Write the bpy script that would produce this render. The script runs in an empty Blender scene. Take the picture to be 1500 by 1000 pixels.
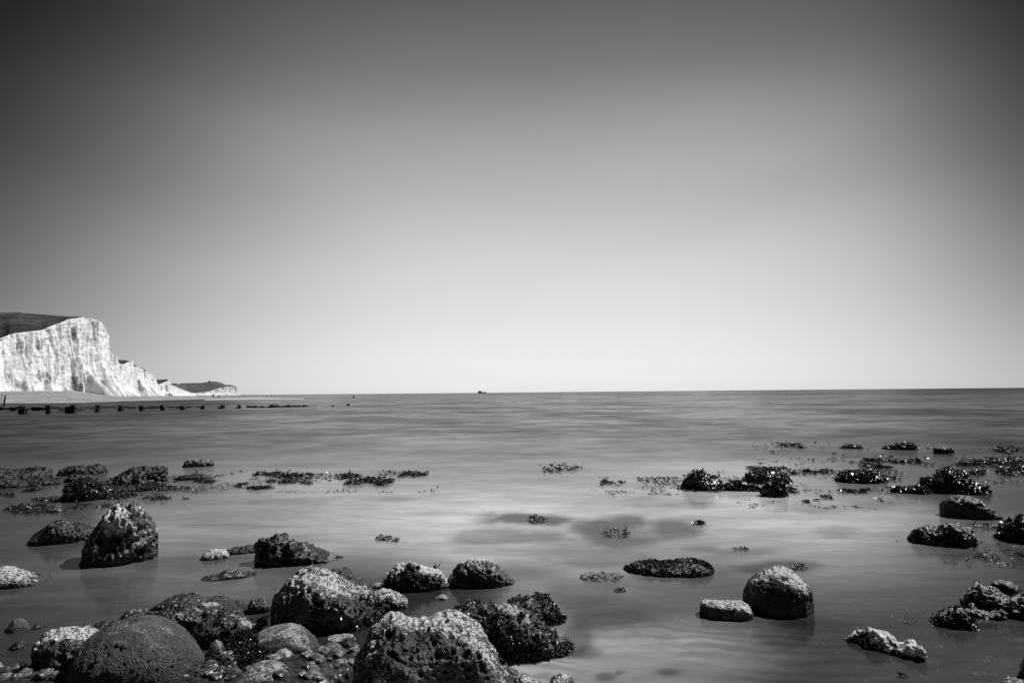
import bpy, math, random
import numpy as np

# ------------------------------------------------------------------ camera, sky, sun, exposure
SC = bpy.context.scene
COL = SC.collection
W0, H0, F = 1500.0, 1000.0, 1000.0          # photograph size in px, focal length in px (24 mm lens)
EYE = np.array([0.0, 0.0, 1.35])
HORIZON, ROLL = 574.6, 0.0093
PITCH = math.atan((HORIZON - 500.0) / F)
FWD = np.array([0, math.cos(PITCH), math.sin(PITCH)])
UP0 = np.array([0, -math.sin(PITCH), math.cos(PITCH)])
RT0 = np.array([1.0, 0, 0])
RT = math.cos(ROLL) * RT0 - math.sin(ROLL) * UP0
UP = math.sin(ROLL) * RT0 + math.cos(ROLL) * UP0

cam_data = bpy.data.cameras.new("camera")
cam_data.lens = 24.0; cam_data.sensor_width = 36.0; cam_data.sensor_fit = 'HORIZONTAL'
cam_data.clip_start = 0.05; cam_data.clip_end = 120000
cam = bpy.data.objects.new("camera", cam_data)
COL.objects.link(cam)
from mathutils import Matrix, Vector
m = Matrix(((RT[0], UP[0], -FWD[0], EYE[0]), (RT[1], UP[1], -FWD[1], EYE[1]), (RT[2], UP[2], -FWD[2], EYE[2]), (0, 0, 0, 1)))
cam.matrix_world = m
SC.camera = cam
SC.view_settings.view_transform = 'Standard'
SC.view_settings.look = 'None'
SC.view_settings.exposure = 0.0
SC.view_settings.gamma = 1.0
SC.cycles.max_bounces = 6
SC.cycles.transparent_max_bounces = 8

SUN_AZ, SUN_EL = math.radians(65), math.radians(52)     # azimuth to the right of the view, height
SUN_DIR = Vector((math.sin(SUN_AZ) * math.cos(SUN_EL), math.cos(SUN_AZ) * math.cos(SUN_EL), math.sin(SUN_EL)))
sl = bpy.data.lights.new("sun", 'SUN')
sl.energy = 4.1; sl.angle = math.radians(0.5); sl.color = (1.0, 0.995, 0.99)
so = bpy.data.objects.new("sun", sl); COL.objects.link(so)
so.rotation_euler = SUN_DIR.to_track_quat('Z', 'Y').to_euler()
so.location = (40, 20, 60)


class NT:
    """small helper to write node trees"""
    def __init__(self, tree):
        self.t = tree; self.n = tree.nodes; self.l = tree.links
    def new(self, kind, **kw):
        nd = self.n.new(kind)
        for k, v in kw.items(): setattr(nd, k, v)
        return nd
    def put(self, sock, v):
        if isinstance(v, bpy.types.NodeSocket): self.l.new(v, sock)
        elif v is not None: sock.default_value = v
    def math(self, op, a, b=None, c=None, clamp=False):
        nd = self.new('ShaderNodeMath', operation=op, use_clamp=clamp)
        for i, v in enumerate((a, b, c)):
            if v is not None: self.put(nd.inputs[i], v)
        return nd.outputs[0]
    def ramp(self, fac, stops, interp='LINEAR'):
        nd = self.new('ShaderNodeValToRGB'); r = nd.color_ramp; r.interpolation = interp
        while len(r.elements) < len(stops): r.elements.new(0.5)
        for e, (p, v) in zip(r.elements, stops):
            e.position = p; e.color = (v, v, v, 1)
        self.put(nd.inputs[0], fac)
        return nd.outputs[0]
    def noise(self, vec, scale, detail=4, rough=0.55, dist=0.0):
        nd = self.new('ShaderNodeTexNoise')
        self.put(nd.inputs['Vector'], vec); nd.inputs['Scale'].default_value = scale
        nd.inputs['Detail'].default_value = detail; nd.inputs['Roughness'].default_value = rough
        nd.inputs['Distortion'].default_value = dist
        return nd.outputs[0]
    def voronoi(self, vec, scale, feature='F1', out='Distance', rnd=1.0):
        nd = self.new('ShaderNodeTexVoronoi', feature=feature)
        self.put(nd.inputs['Vector'], vec); nd.inputs['Scale'].default_value = scale
        nd.inputs['Randomness'].default_value = rnd
        return nd.outputs[out]
    def mapping(self, vec, scale=(1, 1, 1), rot=(0, 0, 0), loc=(0, 0, 0)):
        nd = self.new('ShaderNodeMapping'); self.put(nd.inputs['Vector'], vec)
        nd.inputs['Scale'].default_value = scale; nd.inputs['Rotation'].default_value = rot
        nd.inputs['Location'].default_value = loc
        return nd.outputs[0]
    def mixf(self, fac, a, b):
        nd = self.new('ShaderNodeMix', data_type='FLOAT')
        self.put(nd.inputs[0], fac); self.put(nd.inputs[2], a); self.put(nd.inputs[3], b)
        return nd.outputs[0]
    def smooth(self, v, lo, hi, a=0.0, b=1.0):
        nd = self.new('ShaderNodeMapRange', interpolation_type='SMOOTHSTEP')
        self.put(nd.inputs[0], v)
        for i, x in enumerate((lo, hi, a, b)): nd.inputs[i + 1].default_value = x
        return nd.outputs[0]
    def grey(self, v):
        nd = self.new('ShaderNodeCombineColor')
        for i in range(3): self.put(nd.inputs[i], v)
        return nd.outputs[0]


world = bpy.data.worlds.new("World"); SC.world = world; world.use_nodes = True
w = NT(world.node_tree)
bg = [n for n in w.n if n.type == 'BACKGROUND'][0]
tc = w.new('ShaderNodeTexCoord').outputs['Generated']
sep = w.new('ShaderNodeSeparateXYZ'); w.put(sep.inputs[0], tc)
dx, dy, dz = sep.outputs
# brightness against height above the horizon (clear sky through a red filter: pale low, dark high)
zs = [0.0, 0.015, 0.04, 0.0738, 0.12, 0.1726, 0.22, 0.268, 0.31, 0.357, 0.40, 0.439, 0.512, 0.7, 1.0]
ls = [0.80, 0.835, 0.845, 0.815, 0.745, 0.675, 0.585, 0.495, 0.435, 0.365, 0.275, 0.205, 0.118, 0.050, 0.025]
hz = w.math('MAXIMUM', dz, 0.0)
f = w.ramp(hz, list(zip(zs, ls)))
az = w.math('ARCTAN2', dx, dy)
azs = w.math('MINIMUM', w.math('ABSOLUTE', w.math('SUBTRACT', az, 0.072)), 1.0)
az3 = w.math('MULTIPLY', w.math('MULTIPLY', azs, azs), azs)
kk = w.math('MINIMUM', w.math('MULTIPLY_ADD', hz, 9.5, 2.5), 6.8)
g = w.math('EXPONENT', w.math('MULTIPLY', w.math('MULTIPLY', az3, kk), -1.0))
xr = w.math('MAXIMUM', w.math('SUBTRACT', w.math('MINIMUM', az, 1.2), 0.45), 0.0)
g = w.math('MULTIPLY', g, w.math('EXPONENT', w.math('MULTIPLY', w.math('MULTIPLY', w.math('MULTIPLY', xr, xr), hz), -36.0)))
g = w.math('MAXIMUM', g, 0.08)
# thin drifting cirrus
mp = w.mapping(tc, scale=(1.3, 1.0, 3.2), rot=(0.0, -0.55, 0.3))
cl = w.noise(mp, 1.7, detail=4, rough=0.45, dist=0.4)
cl = w.smooth(cl, 0.3, 0.75, 0.95, 1.06)
cl = w.mixf(w.smooth(hz, 0.05, 0.3), 1.0, cl)
lum = w.math('MULTIPLY', w.math('MULTIPLY', f, g), cl)
sky = w.new('ShaderNodeTexSky', sky_type='NISHITA', sun_disc=False)
sky.sun_elevation = SUN_EL; sky.sun_rotation = SUN_AZ
sky.air_density = 1.0; sky.dust_density = 1.0
red = w.new('ShaderNodeSeparateColor'); w.put(red.inputs[0], sky.outputs[0])
lum = w.math('ADD', w.math('MULTIPLY', lum, 10.0), w.math('MULTIPLY', red.outputs[0], 0.008))
w.put(bg.inputs[0], w.grey(lum))
bg.inputs[1].default_value = 0.1


# ------------------------------------------------------------------ geometry helpers
def rays(px, py):
    px = np.asarray(px, float); py = np.asarray(py, float)
    u = (px - W0 / 2) / F; v = (H0 / 2 - py) / F
    return FWD + u[..., None] * RT + v[..., None] * UP

def at(px, py, z=0.0):
    """point of the horizontal plane z seen at photograph pixel (px, py)"""
    d = rays(px, py); t = (z - EYE[2]) / d[..., 2]
    return EYE + d * t[..., None]

def at_y(px, py, Y):
    d = rays(px, py); t = (np.asarray(Y, float) - EYE[1]) / d[..., 1]
    return EYE + d * t[..., None]

def proj(P):
    q = P - EYE; c = q @ FWD
    return W0 / 2 + F * (q @ RT) / c, H0 / 2 - F * (q @ UP) / c

def sstep(a, b, x):
    t = np.clip((x - a) / (b - a), 0, 1); return t * t * (3 - 2 * t)

def _hash(i, j, k, seed):
    h = (i * 374761393 + j * 668265263 + k * 2147483647 + seed * 144665) & 0xFFFFFFFF
    h = ((h ^ (h >> 13)) * 1274126177) & 0xFFFFFFFF
    h = ((h ^ (h >> 16)) * 2246822519) & 0xFFFFFFFF
    return (h ^ (h >> 15)) & 0xFFFFFFFF

_rs = np.random.RandomState(7)
_G = _rs.normal(size=(256, 3)); _G /= np.linalg.norm(_G, axis=1)[:, None]

def perlin(p, seed=0):
    i = np.floor(p).astype(np.int64); f_ = p - i
    u = f_ * f_ * f_ * (f_ * (f_ * 6 - 15) + 10)
    out = 0
    for a in (0, 1):
        for b in (0, 1):
            for c in (0, 1):
                g_ = _G[_hash(i[:, 0] + a, i[:, 1] + b, i[:, 2] + c, seed) & 255]
                d = f_ - np.array([a, b, c])
                wgt = (u[:, 0] if a else 1 - u[:, 0]) * (u[:, 1] if b else 1 - u[:, 1]) * (u[:, 2] if c else 1 - u[:, 2])
                out = out + wgt * (d * g_).sum(1)
    return out * 1.5

def fbm(p, freq, octv=4, seed=0, gain=0.5, ridge=False):
    s = 0; a = 1.0; tot = 0
    for o in range(octv):
        n = perlin(p * freq * 2.03 ** o + 17.3 * o, seed + o)
        if ridge: n = 1 - 2 * np.abs(n)
        s = s + a * n; tot += a; a *= gain
    return s / tot

def worley(p, seed=0):
    i = np.floor(p).astype(np.int64)
    f1 = np.full(len(p), 9.0); f2 = np.full(len(p), 9.0)
    for a in (-1, 0, 1):
        for b in (-1, 0, 1):
            for c in (-1, 0, 1):
                q = i + np.array([a, b, c])
                h = _hash(q[:, 0], q[:, 1], q[:, 2], seed)
                pt = q + np.stack([(h & 1023) / 1023.0, ((h >> 10) & 1023) / 1023.0, ((h >> 20) & 1023) / 1023.0], 1)
                d = np.sqrt(((pt - p) ** 2).sum(1))
                f2 = np.minimum(f2, np.maximum(f1, d)); f1 = np.minimum(f1, d)
    return f1, f2

def make_mesh(name, V, quads, mat, extra=(), smooth=True, attrs=None, origin=None, parent=None):
    V = np.asarray(V, float); quads = np.asarray(quads, np.int64)
    origin = np.zeros(3) if origin is None else np.asarray(origin, float)
    if parent is not None: origin = np.array(parent.location)
    me = bpy.data.meshes.new(name)
    k = quads.shape[1] if len(quads) else 4
    sizes = [k] * len(quads) + [len(e) for e in extra]
    loops = np.concatenate([quads.ravel()] + [np.asarray(e, np.int64) for e in extra]) if extra else quads.ravel()
    me.vertices.add(len(V)); me.vertices.foreach_set('co', (V - origin).ravel().astype(np.float32))
    me.loops.add(len(loops)); me.loops.foreach_set('vertex_index', loops.astype(np.int32))
    me.polygons.add(len(sizes))
    st = np.concatenate([[0], np.cumsum(sizes)[:-1]])
    me.polygons.foreach_set('loop_start', st.astype(np.int32))
    me.update(calc_edges=True)
    me.validate()
    if smooth: me.polygons.foreach_set('use_smooth', np.ones(len(me.polygons), bool))
    for an, av in (attrs or {}).items():
        a = me.attributes.new(an, 'FLOAT', 'POINT'); a.data.foreach_set('value', np.asarray(av, np.float32))
    me.materials.append(mat)
    o = bpy.data.objects.new(name, me); COL.objects.link(o)
    if parent is None: o.location = origin
    else: o.parent = parent
    return o

def grid_quads(n, m_, wrap=False):
    i = np.arange(n - 1)[:, None]; j = np.arange(m_ if wrap else m_ - 1)[None, :]
    a = i * m_ + j; b = i * m_ + (j + 1) % m_; c = (i + 1) * m_ + (j + 1) % m_; d = (i + 1) * m_ + j
    return np.stack([a, b, c, d], -1).reshape(-1, 4)

def tag(o, label=None, cat=None, group=None, kind=None):
    if label: o['label'] = label
    if cat: o['category'] = cat
    if group: o['group'] = group
    if kind: o['kind'] = kind
    return o

def empty(name, loc, label, cat, group=None):
    o = bpy.data.objects.new(name, None); COL.objects.link(o); o.location = loc
    o.empty_display_size = 0.1
    return tag(o, label, cat, group)


class MB:
    """collects boxes and tubes, builds them as one mesh object"""
    def __init__(self): self.v = []; self.f = []
    def box(self, x0, x1, y0, y1, z0, z1, taper=1.0, jit=0.0, rnd=random):
        n = len(self.v); cx, cy = (x0 + x1) / 2, (y0 + y1) / 2
        for z, t in ((z0, 1.0), (z1, taper)):
            for x, y in ((x0, y0), (x1, y0), (x1, y1), (x0, y1)):
                self.v.append((cx + (x - cx) * t + rnd.uniform(-jit, jit), cy + (y - cy) * t + rnd.uniform(-jit, jit), z + rnd.uniform(-jit, jit)))
        for q in ((0, 3, 2, 1), (4, 5, 6, 7), (0, 1, 5, 4), (1, 2, 6, 5), (2, 3, 7, 6), (3, 0, 4, 7)):
            self.f.append(tuple(n + i for i in q))
        return self
    def tube(self, pts, rad, k=8):
        pts = [np.asarray(p, float) for p in pts]; n = len(self.v)
        rad = rad if hasattr(rad, '__len__') else [rad] * len(pts)
        for i, p in enumerate(pts):
            t = pts[min(i + 1, len(pts) - 1)] - pts[max(i - 1, 0)]; t = t / (np.linalg.norm(t) + 1e-9)
            a = np.cross(t, [0.3, 0.9, 0.1]); a /= np.linalg.norm(a); b = np.cross(t, a)
            for j in range(k):
                q = 2 * math.pi * j / k
                self.v.append(tuple(p + rad[i] * (math.cos(q) * a + math.sin(q) * b)))
        for i in range(len(pts) - 1):
            for j in range(k):
                self.f.append((n + i * k + j, n + i * k + (j + 1) % k, n + (i + 1) * k + (j + 1) % k, n + (i + 1) * k + j))
        self.f.append(tuple(n + j for j in range(k))[::-1])
        self.f.append(tuple(n + (len(pts) - 1) * k + j for j in range(k)))
        return self
    def build(self, name, mat, parent=None, smooth=False, origin=None):
        V = np.array(self.v); org = np.zeros(3) if origin is None else np.asarray(origin, float)
        me = bpy.data.meshes.new(name)
        if parent is not None: org = np.array(parent.location)
        me.from_pydata([tuple(p) for p in V - org], [], self.f); me.update()
        if smooth:
            for p in me.polygons: p.use_smooth = True
        me.materials.append(mat)
        o = bpy.data.objects.new(name, me); COL.objects.link(o)
        if parent is not None: o.parent = parent
        else: o.location = org
        return o


# ------------------------------------------------------------------ materials
def new_mat(name):
    mt = bpy.data.materials.new(name); mt.use_nodes = True
    t = NT(mt.node_tree)
    b = [n for n in t.n if n.type == 'BSDF_PRINCIPLED'][0]
    return mt, t, b

def rock_mat(name, dark, mid, pale, speck=110.0, wet=0.35, bump=0.5, streak=False, spec=0.5, mottle=1.0):
    mt, t, b = new_mat(name)
    pos = t.new('ShaderNodeNewGeometry').outputs['Position']
    at_ = t.new('ShaderNodeAttribute', attribute_name='pale').outputs['Fac']
    vec = t.mapping(pos, scale=(1, 1, 2.6), rot=(0.25, 0.5, 0.2)) if streak else pos
    n1 = t.noise(vec, 22, detail=6, rough=0.65)
    n2 = t.noise(vec, speck, detail=3, rough=0.7)
    n3 = t.noise(vec, 6.0, detail=4, rough=0.6)
    vd = t.voronoi(pos, speck * 0.75)                                  # barnacle cells
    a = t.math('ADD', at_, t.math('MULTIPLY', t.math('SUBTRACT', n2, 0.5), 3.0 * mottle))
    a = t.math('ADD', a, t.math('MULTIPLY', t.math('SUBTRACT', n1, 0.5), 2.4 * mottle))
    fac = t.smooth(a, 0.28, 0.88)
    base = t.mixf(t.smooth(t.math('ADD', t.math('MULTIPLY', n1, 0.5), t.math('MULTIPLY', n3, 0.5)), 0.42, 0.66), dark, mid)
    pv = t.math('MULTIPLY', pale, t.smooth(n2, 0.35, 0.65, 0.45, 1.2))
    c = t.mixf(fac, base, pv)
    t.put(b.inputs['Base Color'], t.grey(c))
    r = t.mixf(fac, t.smooth(n1, 0.3, 0.7, wet, wet + 0.3), 0.85)
    t.put(b.inputs['Roughness'], r)
    b.inputs['Specular IOR Level'].default_value = spec
    h = t.math('ADD', t.math('MULTIPLY', n1, 1.0), t.math('MULTIPLY', n2, 0.45))
    h = t.math('SUBTRACT', h, t.math('MULTIPLY', t.math('MINIMUM', vd, 0.6), 0.7))
    bp = t.new('ShaderNodeBump'); bp.inputs['Strength'].default_value = bump; bp.inputs['Distance'].default_value = 0.016
    t.put(bp.inputs['Height'], h); t.put(b.inputs['Normal'], bp.outputs[0])
    return mt

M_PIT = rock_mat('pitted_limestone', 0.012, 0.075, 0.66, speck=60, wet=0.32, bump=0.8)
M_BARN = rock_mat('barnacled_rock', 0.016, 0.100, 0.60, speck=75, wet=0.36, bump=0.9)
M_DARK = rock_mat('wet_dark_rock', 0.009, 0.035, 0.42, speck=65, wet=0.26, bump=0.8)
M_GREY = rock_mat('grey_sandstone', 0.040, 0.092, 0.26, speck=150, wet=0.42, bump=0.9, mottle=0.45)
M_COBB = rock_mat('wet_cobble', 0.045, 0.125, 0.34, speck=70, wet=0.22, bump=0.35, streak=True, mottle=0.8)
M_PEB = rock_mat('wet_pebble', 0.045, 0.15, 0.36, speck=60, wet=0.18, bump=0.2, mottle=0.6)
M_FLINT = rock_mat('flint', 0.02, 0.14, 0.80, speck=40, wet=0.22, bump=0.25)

def weed_mat(name, lo, hi, rough):
    mt, t, b = new_mat(name)
    pos = t.new('ShaderNodeNewGeometry').outputs['Position']
    c = t.mixf(t.smooth(t.noise(pos, 18, detail=3), 0.35, 0.7), lo, hi)
    t.put(b.inputs['Base Color'], t.grey(c))
    b.inputs['Roughness'].default_value = rough
    b.inputs['Specular IOR Level'].default_value = 0.55
    return mt
M_WEED = weed_mat('bladder_wrack', 0.012, 0.060, 0.36)
M_WRACK = weed_mat('floating_wrack', 0.016, 0.075, 0.36)
M_WEEDD = weed_mat('dark_wrack', 0.007, 0.026, 0.27)


# ------------------------------------------------------------------ stones
ROCKS = {}

def rock(name, label, top, base, kind='pitted', mat=None, cat='rock', depth=0.8, z0=0.0, c=0.25, n=2.3, res=1.0,
         bury=0.12, pale=0.0, up=0.35, nz=0.35, blobs=(), dents=(), seed=None, group=None, key=None, amp=1.0,
         core_only=False, yoff=0.0, slant=0.0):
    """a stone whose skyline is the pixel line `top` and whose front foot stands at pixel row `base`"""
    seed = seed if seed is not None else int(top[0][0] * 7 + base * 13) & 0xFFF
    tx = np.array([p[0] for p in top], float); ty = np.array([p[1] for p in top], float)
    x0, x1 = tx[0], tx[-1]
    pu = np.linspace(x0, x1, 300); pv = np.interp(pu, tx, ty)
    kw = 9; ker = np.hanning(kw + 2)[1:-1]; ker /= ker.sum()
    pv = np.convolve(np.pad(pv, kw // 2, mode='edge'), ker, 'valid')
    wpx = x1 - x0
    foot = at((x0 + x1) / 2, base, z0)
    phi = math.atan2(foot[0], foot[1])                      # the stone's broad side is turned to face the shore
    er = np.array([math.sin(phi), math.cos(phi), 0.0]); et = np.array([math.cos(phi), -math.sin(phi), 0.0])
    Yf = float(foot @ er) + yoff
    S = wpx / 2 * Yf / F * math.cos(phi)
    D = S * depth
    Yc0 = Yf + D
    wr = wpx * 1024 / 1500
    N = int(np.clip(wr * 1.5 * res, 24, 260)); M_ = int(np.clip(wr * 1.3 * res, 24, 230))
    t = np.linspace(0, 1, N); u = 0.5 * (1 - np.cos(math.pi * np.clip(t, 0, 1))) * 0.75 + 0.25 * t
    u[0], u[-1] = 0, 1
    px = x0 + wpx * u; py = np.interp(px, pu, pv)
    s = (1 - np.abs(2 * u - 1) ** 2.4) ** (1 / 2.4); s = np.maximum(s, 0.03)
    Yc = Yc0 + slant * S * (2 * u - 1)
    hy = D * s
    dr_ = rays(px, py); P = EYE + dr_ * (Yc / (dr_ @ er))[:, None]; X = P @ et; zt = P[:, 2]
    def world_of(a_, r_, z_): return a_[..., None] * et + r_[..., None] * er + z_[..., None] * np.array([0, 0, 1.0])
    zc = z0 + c * np.maximum(zt - z0, 0.01)
    th = np.linspace(0, 2 * math.pi, M_, endpoint=False)
    sp = lambda a: np.sign(a) * np.abs(a) ** (2 / n)
    ct, st_ = sp(np.cos(th)), sp(np.sin(th))
    lo = np.full(N, 0.002); hi = np.maximum(zt - zc, 0.02) * 1.6 + 0.02
    thh = np.linspace(0, math.pi, 28); cth, sth = sp(np.cos(thh)), sp(np.sin(thh))
    for _ in range(22):
        mid = (lo + hi) / 2
        Q = world_of(np.repeat(X[:, None], 28, 1), Yc[:, None] - hy[:, None] * cth, zc[:, None] + mid[:, None] * sth)
        _, qy = proj(Q.reshape(-1, 3)); tp = qy.reshape(N, 28).min(1)
        over = tp < py
        hi = np.where(over, mid, hi); lo = np.where(over, lo, mid)
    hzz = (lo + hi) / 2
    hb = (zc - z0) + bury * s
    Zs = np.where(st_[None, :] > 0, hzz[:, None] * st_, hb[:, None] * st_)
    V = world_of(np.repeat(X[:, None], M_, 1), Yc[:, None] - hy[:, None] * ct, zc[:, None] + Zs)
    # normals of the grid
    du = np.gradient(V, axis=0); dv = np.roll(V, -1, 1) - np.roll(V, 1, 1)
    Nn = np.cross(dv, du); ln = np.linalg.norm(Nn, axis=-1, keepdims=True); Nn = Nn / np.maximum(ln, 1e-9)
    ctr = world_of(X, Yc, zc)[:, None, :]
    sg = np.sign(((V - ctr) * Nn).sum(-1).mean()); Nn = Nn * (sg if sg != 0 else 1)
    p = V.reshape(-1, 3); nn = Nn.reshape(-1, 3)
    q = p + np.array([seed * 0.37 % 11, seed * 0.73 % 7, 0])
    A = min(S, float(np.max(zt) - z0) * 1.2 + 0.02) * amp          # size that scales the relief
    if kind == 'pitted':
        d = 0.09 * fbm(q, 1.2 / A, 2, seed) + 0.07 * fbm(q, 4.4 / A, 3, seed + 9, 0.55, ridge=True)
        f1, f2 = worley(q * (2.6 / A), seed); d -= 0.11 * sstep(0.55, 0.2, f1)
        f1, f2 = worley(q * (6.0 / A), seed + 3); d -= 0.085 * sstep(0.58, 0.25, f1)
        f1, f2 = worley(q * (12.5 / A), seed + 5); d -= 0.045 * sstep(0.58, 0.25, f1)
    elif kind == 'rugged':
        d = 0.24 * fbm(q, 1.5 / A, 3, seed, 0.5) + 0.10 * fbm(q, 4 / A, 3, seed + 9, 0.5, ridge=True)
        f1, f2 = worley(q * np.array([1, 1, 1.7]) * (2.2 / A), seed); d += 0.22 * np.minimum(f2 - f1, 0.5) - 0.07
        f1, f2 = worley(q * (6 / A), seed + 5); d -= 0.08 * sstep(0.58, 0.2, f1)
    elif kind == 'smooth':
        d = 0.06 * fbm(q, 0.9 / A, 2, seed) + 0.014 * fbm(q, 5 / A, 3, seed + 3)
    elif kind == 'grainy':
        d = 0.07 * fbm(q, 1.1 / A, 3, seed) + 0.016 * fbm(q, 8 / A, 4, seed + 3, 0.6)
        f1, f2 = worley(q * (8 / A), seed); d -= 0.030 * sstep(0.36, 0.08, f1)
        f1, f2 = worley(q * (19 / A), seed + 1); d += 0.010 * sstep(0.6, 0.1, f1)
    elif kind == 'barnacle':
        d = 0.08 * fbm(q, 1.1 / A, 2, seed) + 0.055 * fbm(q, 4.0 / A, 4, seed + 9, 0.55)
        f1, f2 = worley(q * (15 / A), seed); d += 0.010 * sstep(0.6, 0.1, f1)
        f1, f2 = worley(q * (3.2 / A), seed + 4); d -= 0.07 * sstep(0.34, 0.16, f1)
        f1, f2 = worley(q * (6.0 / A), seed + 6); d -= 0.06 * sstep(0.42, 0.16, f1)
        f1, f2 = worley(q * (12.0 / A), seed + 7); d -= 0.025 * sstep(0.45, 0.18, f1)
    elif kind == 'flint':
        f1, f2 = worley(q * (1.5 / A), seed); d = 0.30 * sstep(0.9, 0.0, f1) - 0.16
        d += 0.12 * fbm(q, 3 / A, 3, seed, ridge=True) * 0.6
        d += 0.06 * fbm(q, 7 / A, 4, seed + 4, 0.65)
        f1, f2 = worley(q * (3.4 / A), seed + 2); d -= 0.22 * sstep(0.5, 0.1, f1)
    else:
        d = 0.05 * fbm(q, 1.5 / A, 3, seed)
    if kind in ('barnacle', 'pitted'):
        f1, f2 = worley((q + 0.25 * A * np.stack([fbm(q, 1.5 / A, 2, seed + 61)] * 3, 1)) * (1.25 / A), seed + 60)
        d += 0.14 * np.minimum(f2 - f1, 0.5)
    d = d - np.percentile(d, 80)
    fade = np.repeat(sstep(0.0, 0.35, s)[:, None], M_, 1).ravel()
    disp = d * A * (0.25 + 0.75 * fade)
    hh = np.clip((p[:, 2] - z0) / max(float(zt.max() - z0), 1e-3), 0, 1.3)

    def spot(bx, by):
        ppx, ppy = proj(p); dist = np.hypot(ppx - bx, ppy - by)
        near = np.where(dist < max(4.0, dist.min() + 2.0))[0]
        return p[near[np.argmin(np.linalg.norm(p[near] - EYE, axis=1))]]
    for (bx, by, r, dep) in dents:
        ce = spot(bx, by); rm = r * ce[1] / F
        disp -= dep * np.exp(-(((p - ce) / rm) ** 2).sum(1) * 1.2)
    V2 = p + nn * disp[:, None]
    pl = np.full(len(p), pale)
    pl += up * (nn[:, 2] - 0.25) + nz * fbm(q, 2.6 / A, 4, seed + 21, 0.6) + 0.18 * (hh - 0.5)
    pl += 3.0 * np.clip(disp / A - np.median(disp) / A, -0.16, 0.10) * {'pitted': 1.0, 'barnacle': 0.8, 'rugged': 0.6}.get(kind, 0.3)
    for bl in blobs:
        bx, by, r, val = bl[:4]; asp = bl[4] if len(bl) > 4 else 1.0
        ce = spot(bx, by); rm = r * ce[1] / F
        dd = (p - ce) / rm; dd[:, 0] /= asp
        wob = 0.45 * fbm(q, 5 / A, 3, seed + 31)
        pl += val * sstep(1.15, 0.55, np.sqrt((dd ** 2).sum(1)) + wob)
    # tide line: the foot stays wet and weedy
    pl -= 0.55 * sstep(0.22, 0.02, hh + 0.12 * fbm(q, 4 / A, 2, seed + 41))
    mats = {'pitted': M_PIT, 'rugged': M_DARK, 'smooth': M_COBB, 'grainy': M_GREY, 'barnacle': M_BARN, 'flint': M_FLINT}
    quads = grid_quads(N, M_, wrap=True)
    if sg > 0: quads = quads[:, ::-1]
    caps = [list(range(M_)), list(range((N - 1) * M_, N * M_))[::-1]]
    if sg > 0: caps = [c_[::-1] for c_ in caps]
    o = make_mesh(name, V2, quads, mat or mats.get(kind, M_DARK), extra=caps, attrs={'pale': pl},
                  origin=tuple(float(v_) for v_ in (float(X.mean()) * et + Yc0 * er)[:2]) + (z0,))
    tag(o, label, cat, group)
    o['_tmp'] = 0
    del o['_tmp']
    if key: ROCKS[key] = (o, V2, nn)
    return o, V2, nn


# ------------------------------------------------------------------ seaweed
def fronds(name, pts, nrm, rnd, mat, length=(0.04, 0.08), width=0.012, lift=0.5, droop=0.6, parent=None, label=None, cat=None,
           group=None, kind=None, origin=None, out=None, flat=1.0):
    """many small strap-like fronds rooted at pts, one mesh"""
    k = len(pts); pts = np.asarray(pts, float); nrm = np.asarray(nrm, float)
    rd = rnd.normal(size=(k, 3)); rd /= np.linalg.norm(rd, axis=1)[:, None]
    rd[:, 2] *= flat
    d = nrm * lift + rd * 0.75
    d /= np.linalg.norm(d, axis=1)[:, None]
    side = np.cross(d, rnd.normal(size=(k, 3))); side /= np.linalg.norm(side, axis=1)[:, None] + 1e-9
    L = rnd.uniform(length[0], length[1], k); Wd = width * rnd.uniform(0.6, 1.4, k)
    segs = 4; rows = []
    prof = [0.45, 1.0, 0.95, 0.75, 0.3]
    pos = pts.copy(); dirn = d.copy()
    for s_ in range(segs + 1):
        curl = rnd.normal(size=(k, 3)) * 0.22 * np.array([1, 1, flat])
        hw = (Wd * prof[s_])[:, None]
        rows.append(np.stack([pos - side * hw, pos + side * hw], 1))
        dirn = dirn + np.array([0, 0, -droop / segs]) + curl
        dirn /= np.linalg.norm(dirn, axis=1)[:, None]
        pos = pos + dirn * (L / segs)[:, None]
    V = np.stack(rows, 1)                      # k, segs+1, 2, 3
    V[..., 2] = np.maximum(V[..., 2], 0.003 + 0.004 * rnd.rand(*V[..., 2].shape)) if out is None else V[..., 2]
    V = V.reshape(-1, 3)
    b = (np.arange(k) * (segs + 1) * 2)[:, None] + (np.arange(segs) * 2)[None, :]
    Q = np.stack([b, b + 1, b + 3, b + 2], -1).reshape(-1, 4)
    if origin is None and parent is None:
        origin = (float(V[:, 0].mean()), float(V[:, 1].mean()), 0.0)
    o = make_mesh(name, V, Q, mat, parent=parent, origin=origin)
    tag(o, label, cat, group, kind)
    return o

def weed_on(key_or_tuple, n, rnd_seed, cond=None, parent=None, length=(0.04, 0.09), width=0.011, mat=None, lift=0.35, droop=0.9, name='seaweed'):
    o, V, nn = ROCKS[key_or_tuple] if isinstance(key_or_tuple, str) else key_or_tuple
    rnd = np.random.RandomState(rnd_seed)
    px, py = proj(V)
    ok = (V[:, 2] > 0.0) & ((nn * (EYE - V)).sum(1) > -0.15 * np.linalg.norm(EYE - V, axis=1))
    if cond is not None: ok &= cond(px, py, V, nn)
    idx = np.where(ok)[0]
    if len(idx) == 0: return None
    wgt = sstep(-0.15, 0.3, fbm(V[idx], 6.0, 3, rnd_seed)) + 0.05
    ch = rnd.choice(idx, n, p=wgt / wgt.sum())
    return fronds(name, V[ch] + nn[ch] * 0.002, nn[ch], rnd, mat or M_WEED, length, width, lift, droop, parent=o)

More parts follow.
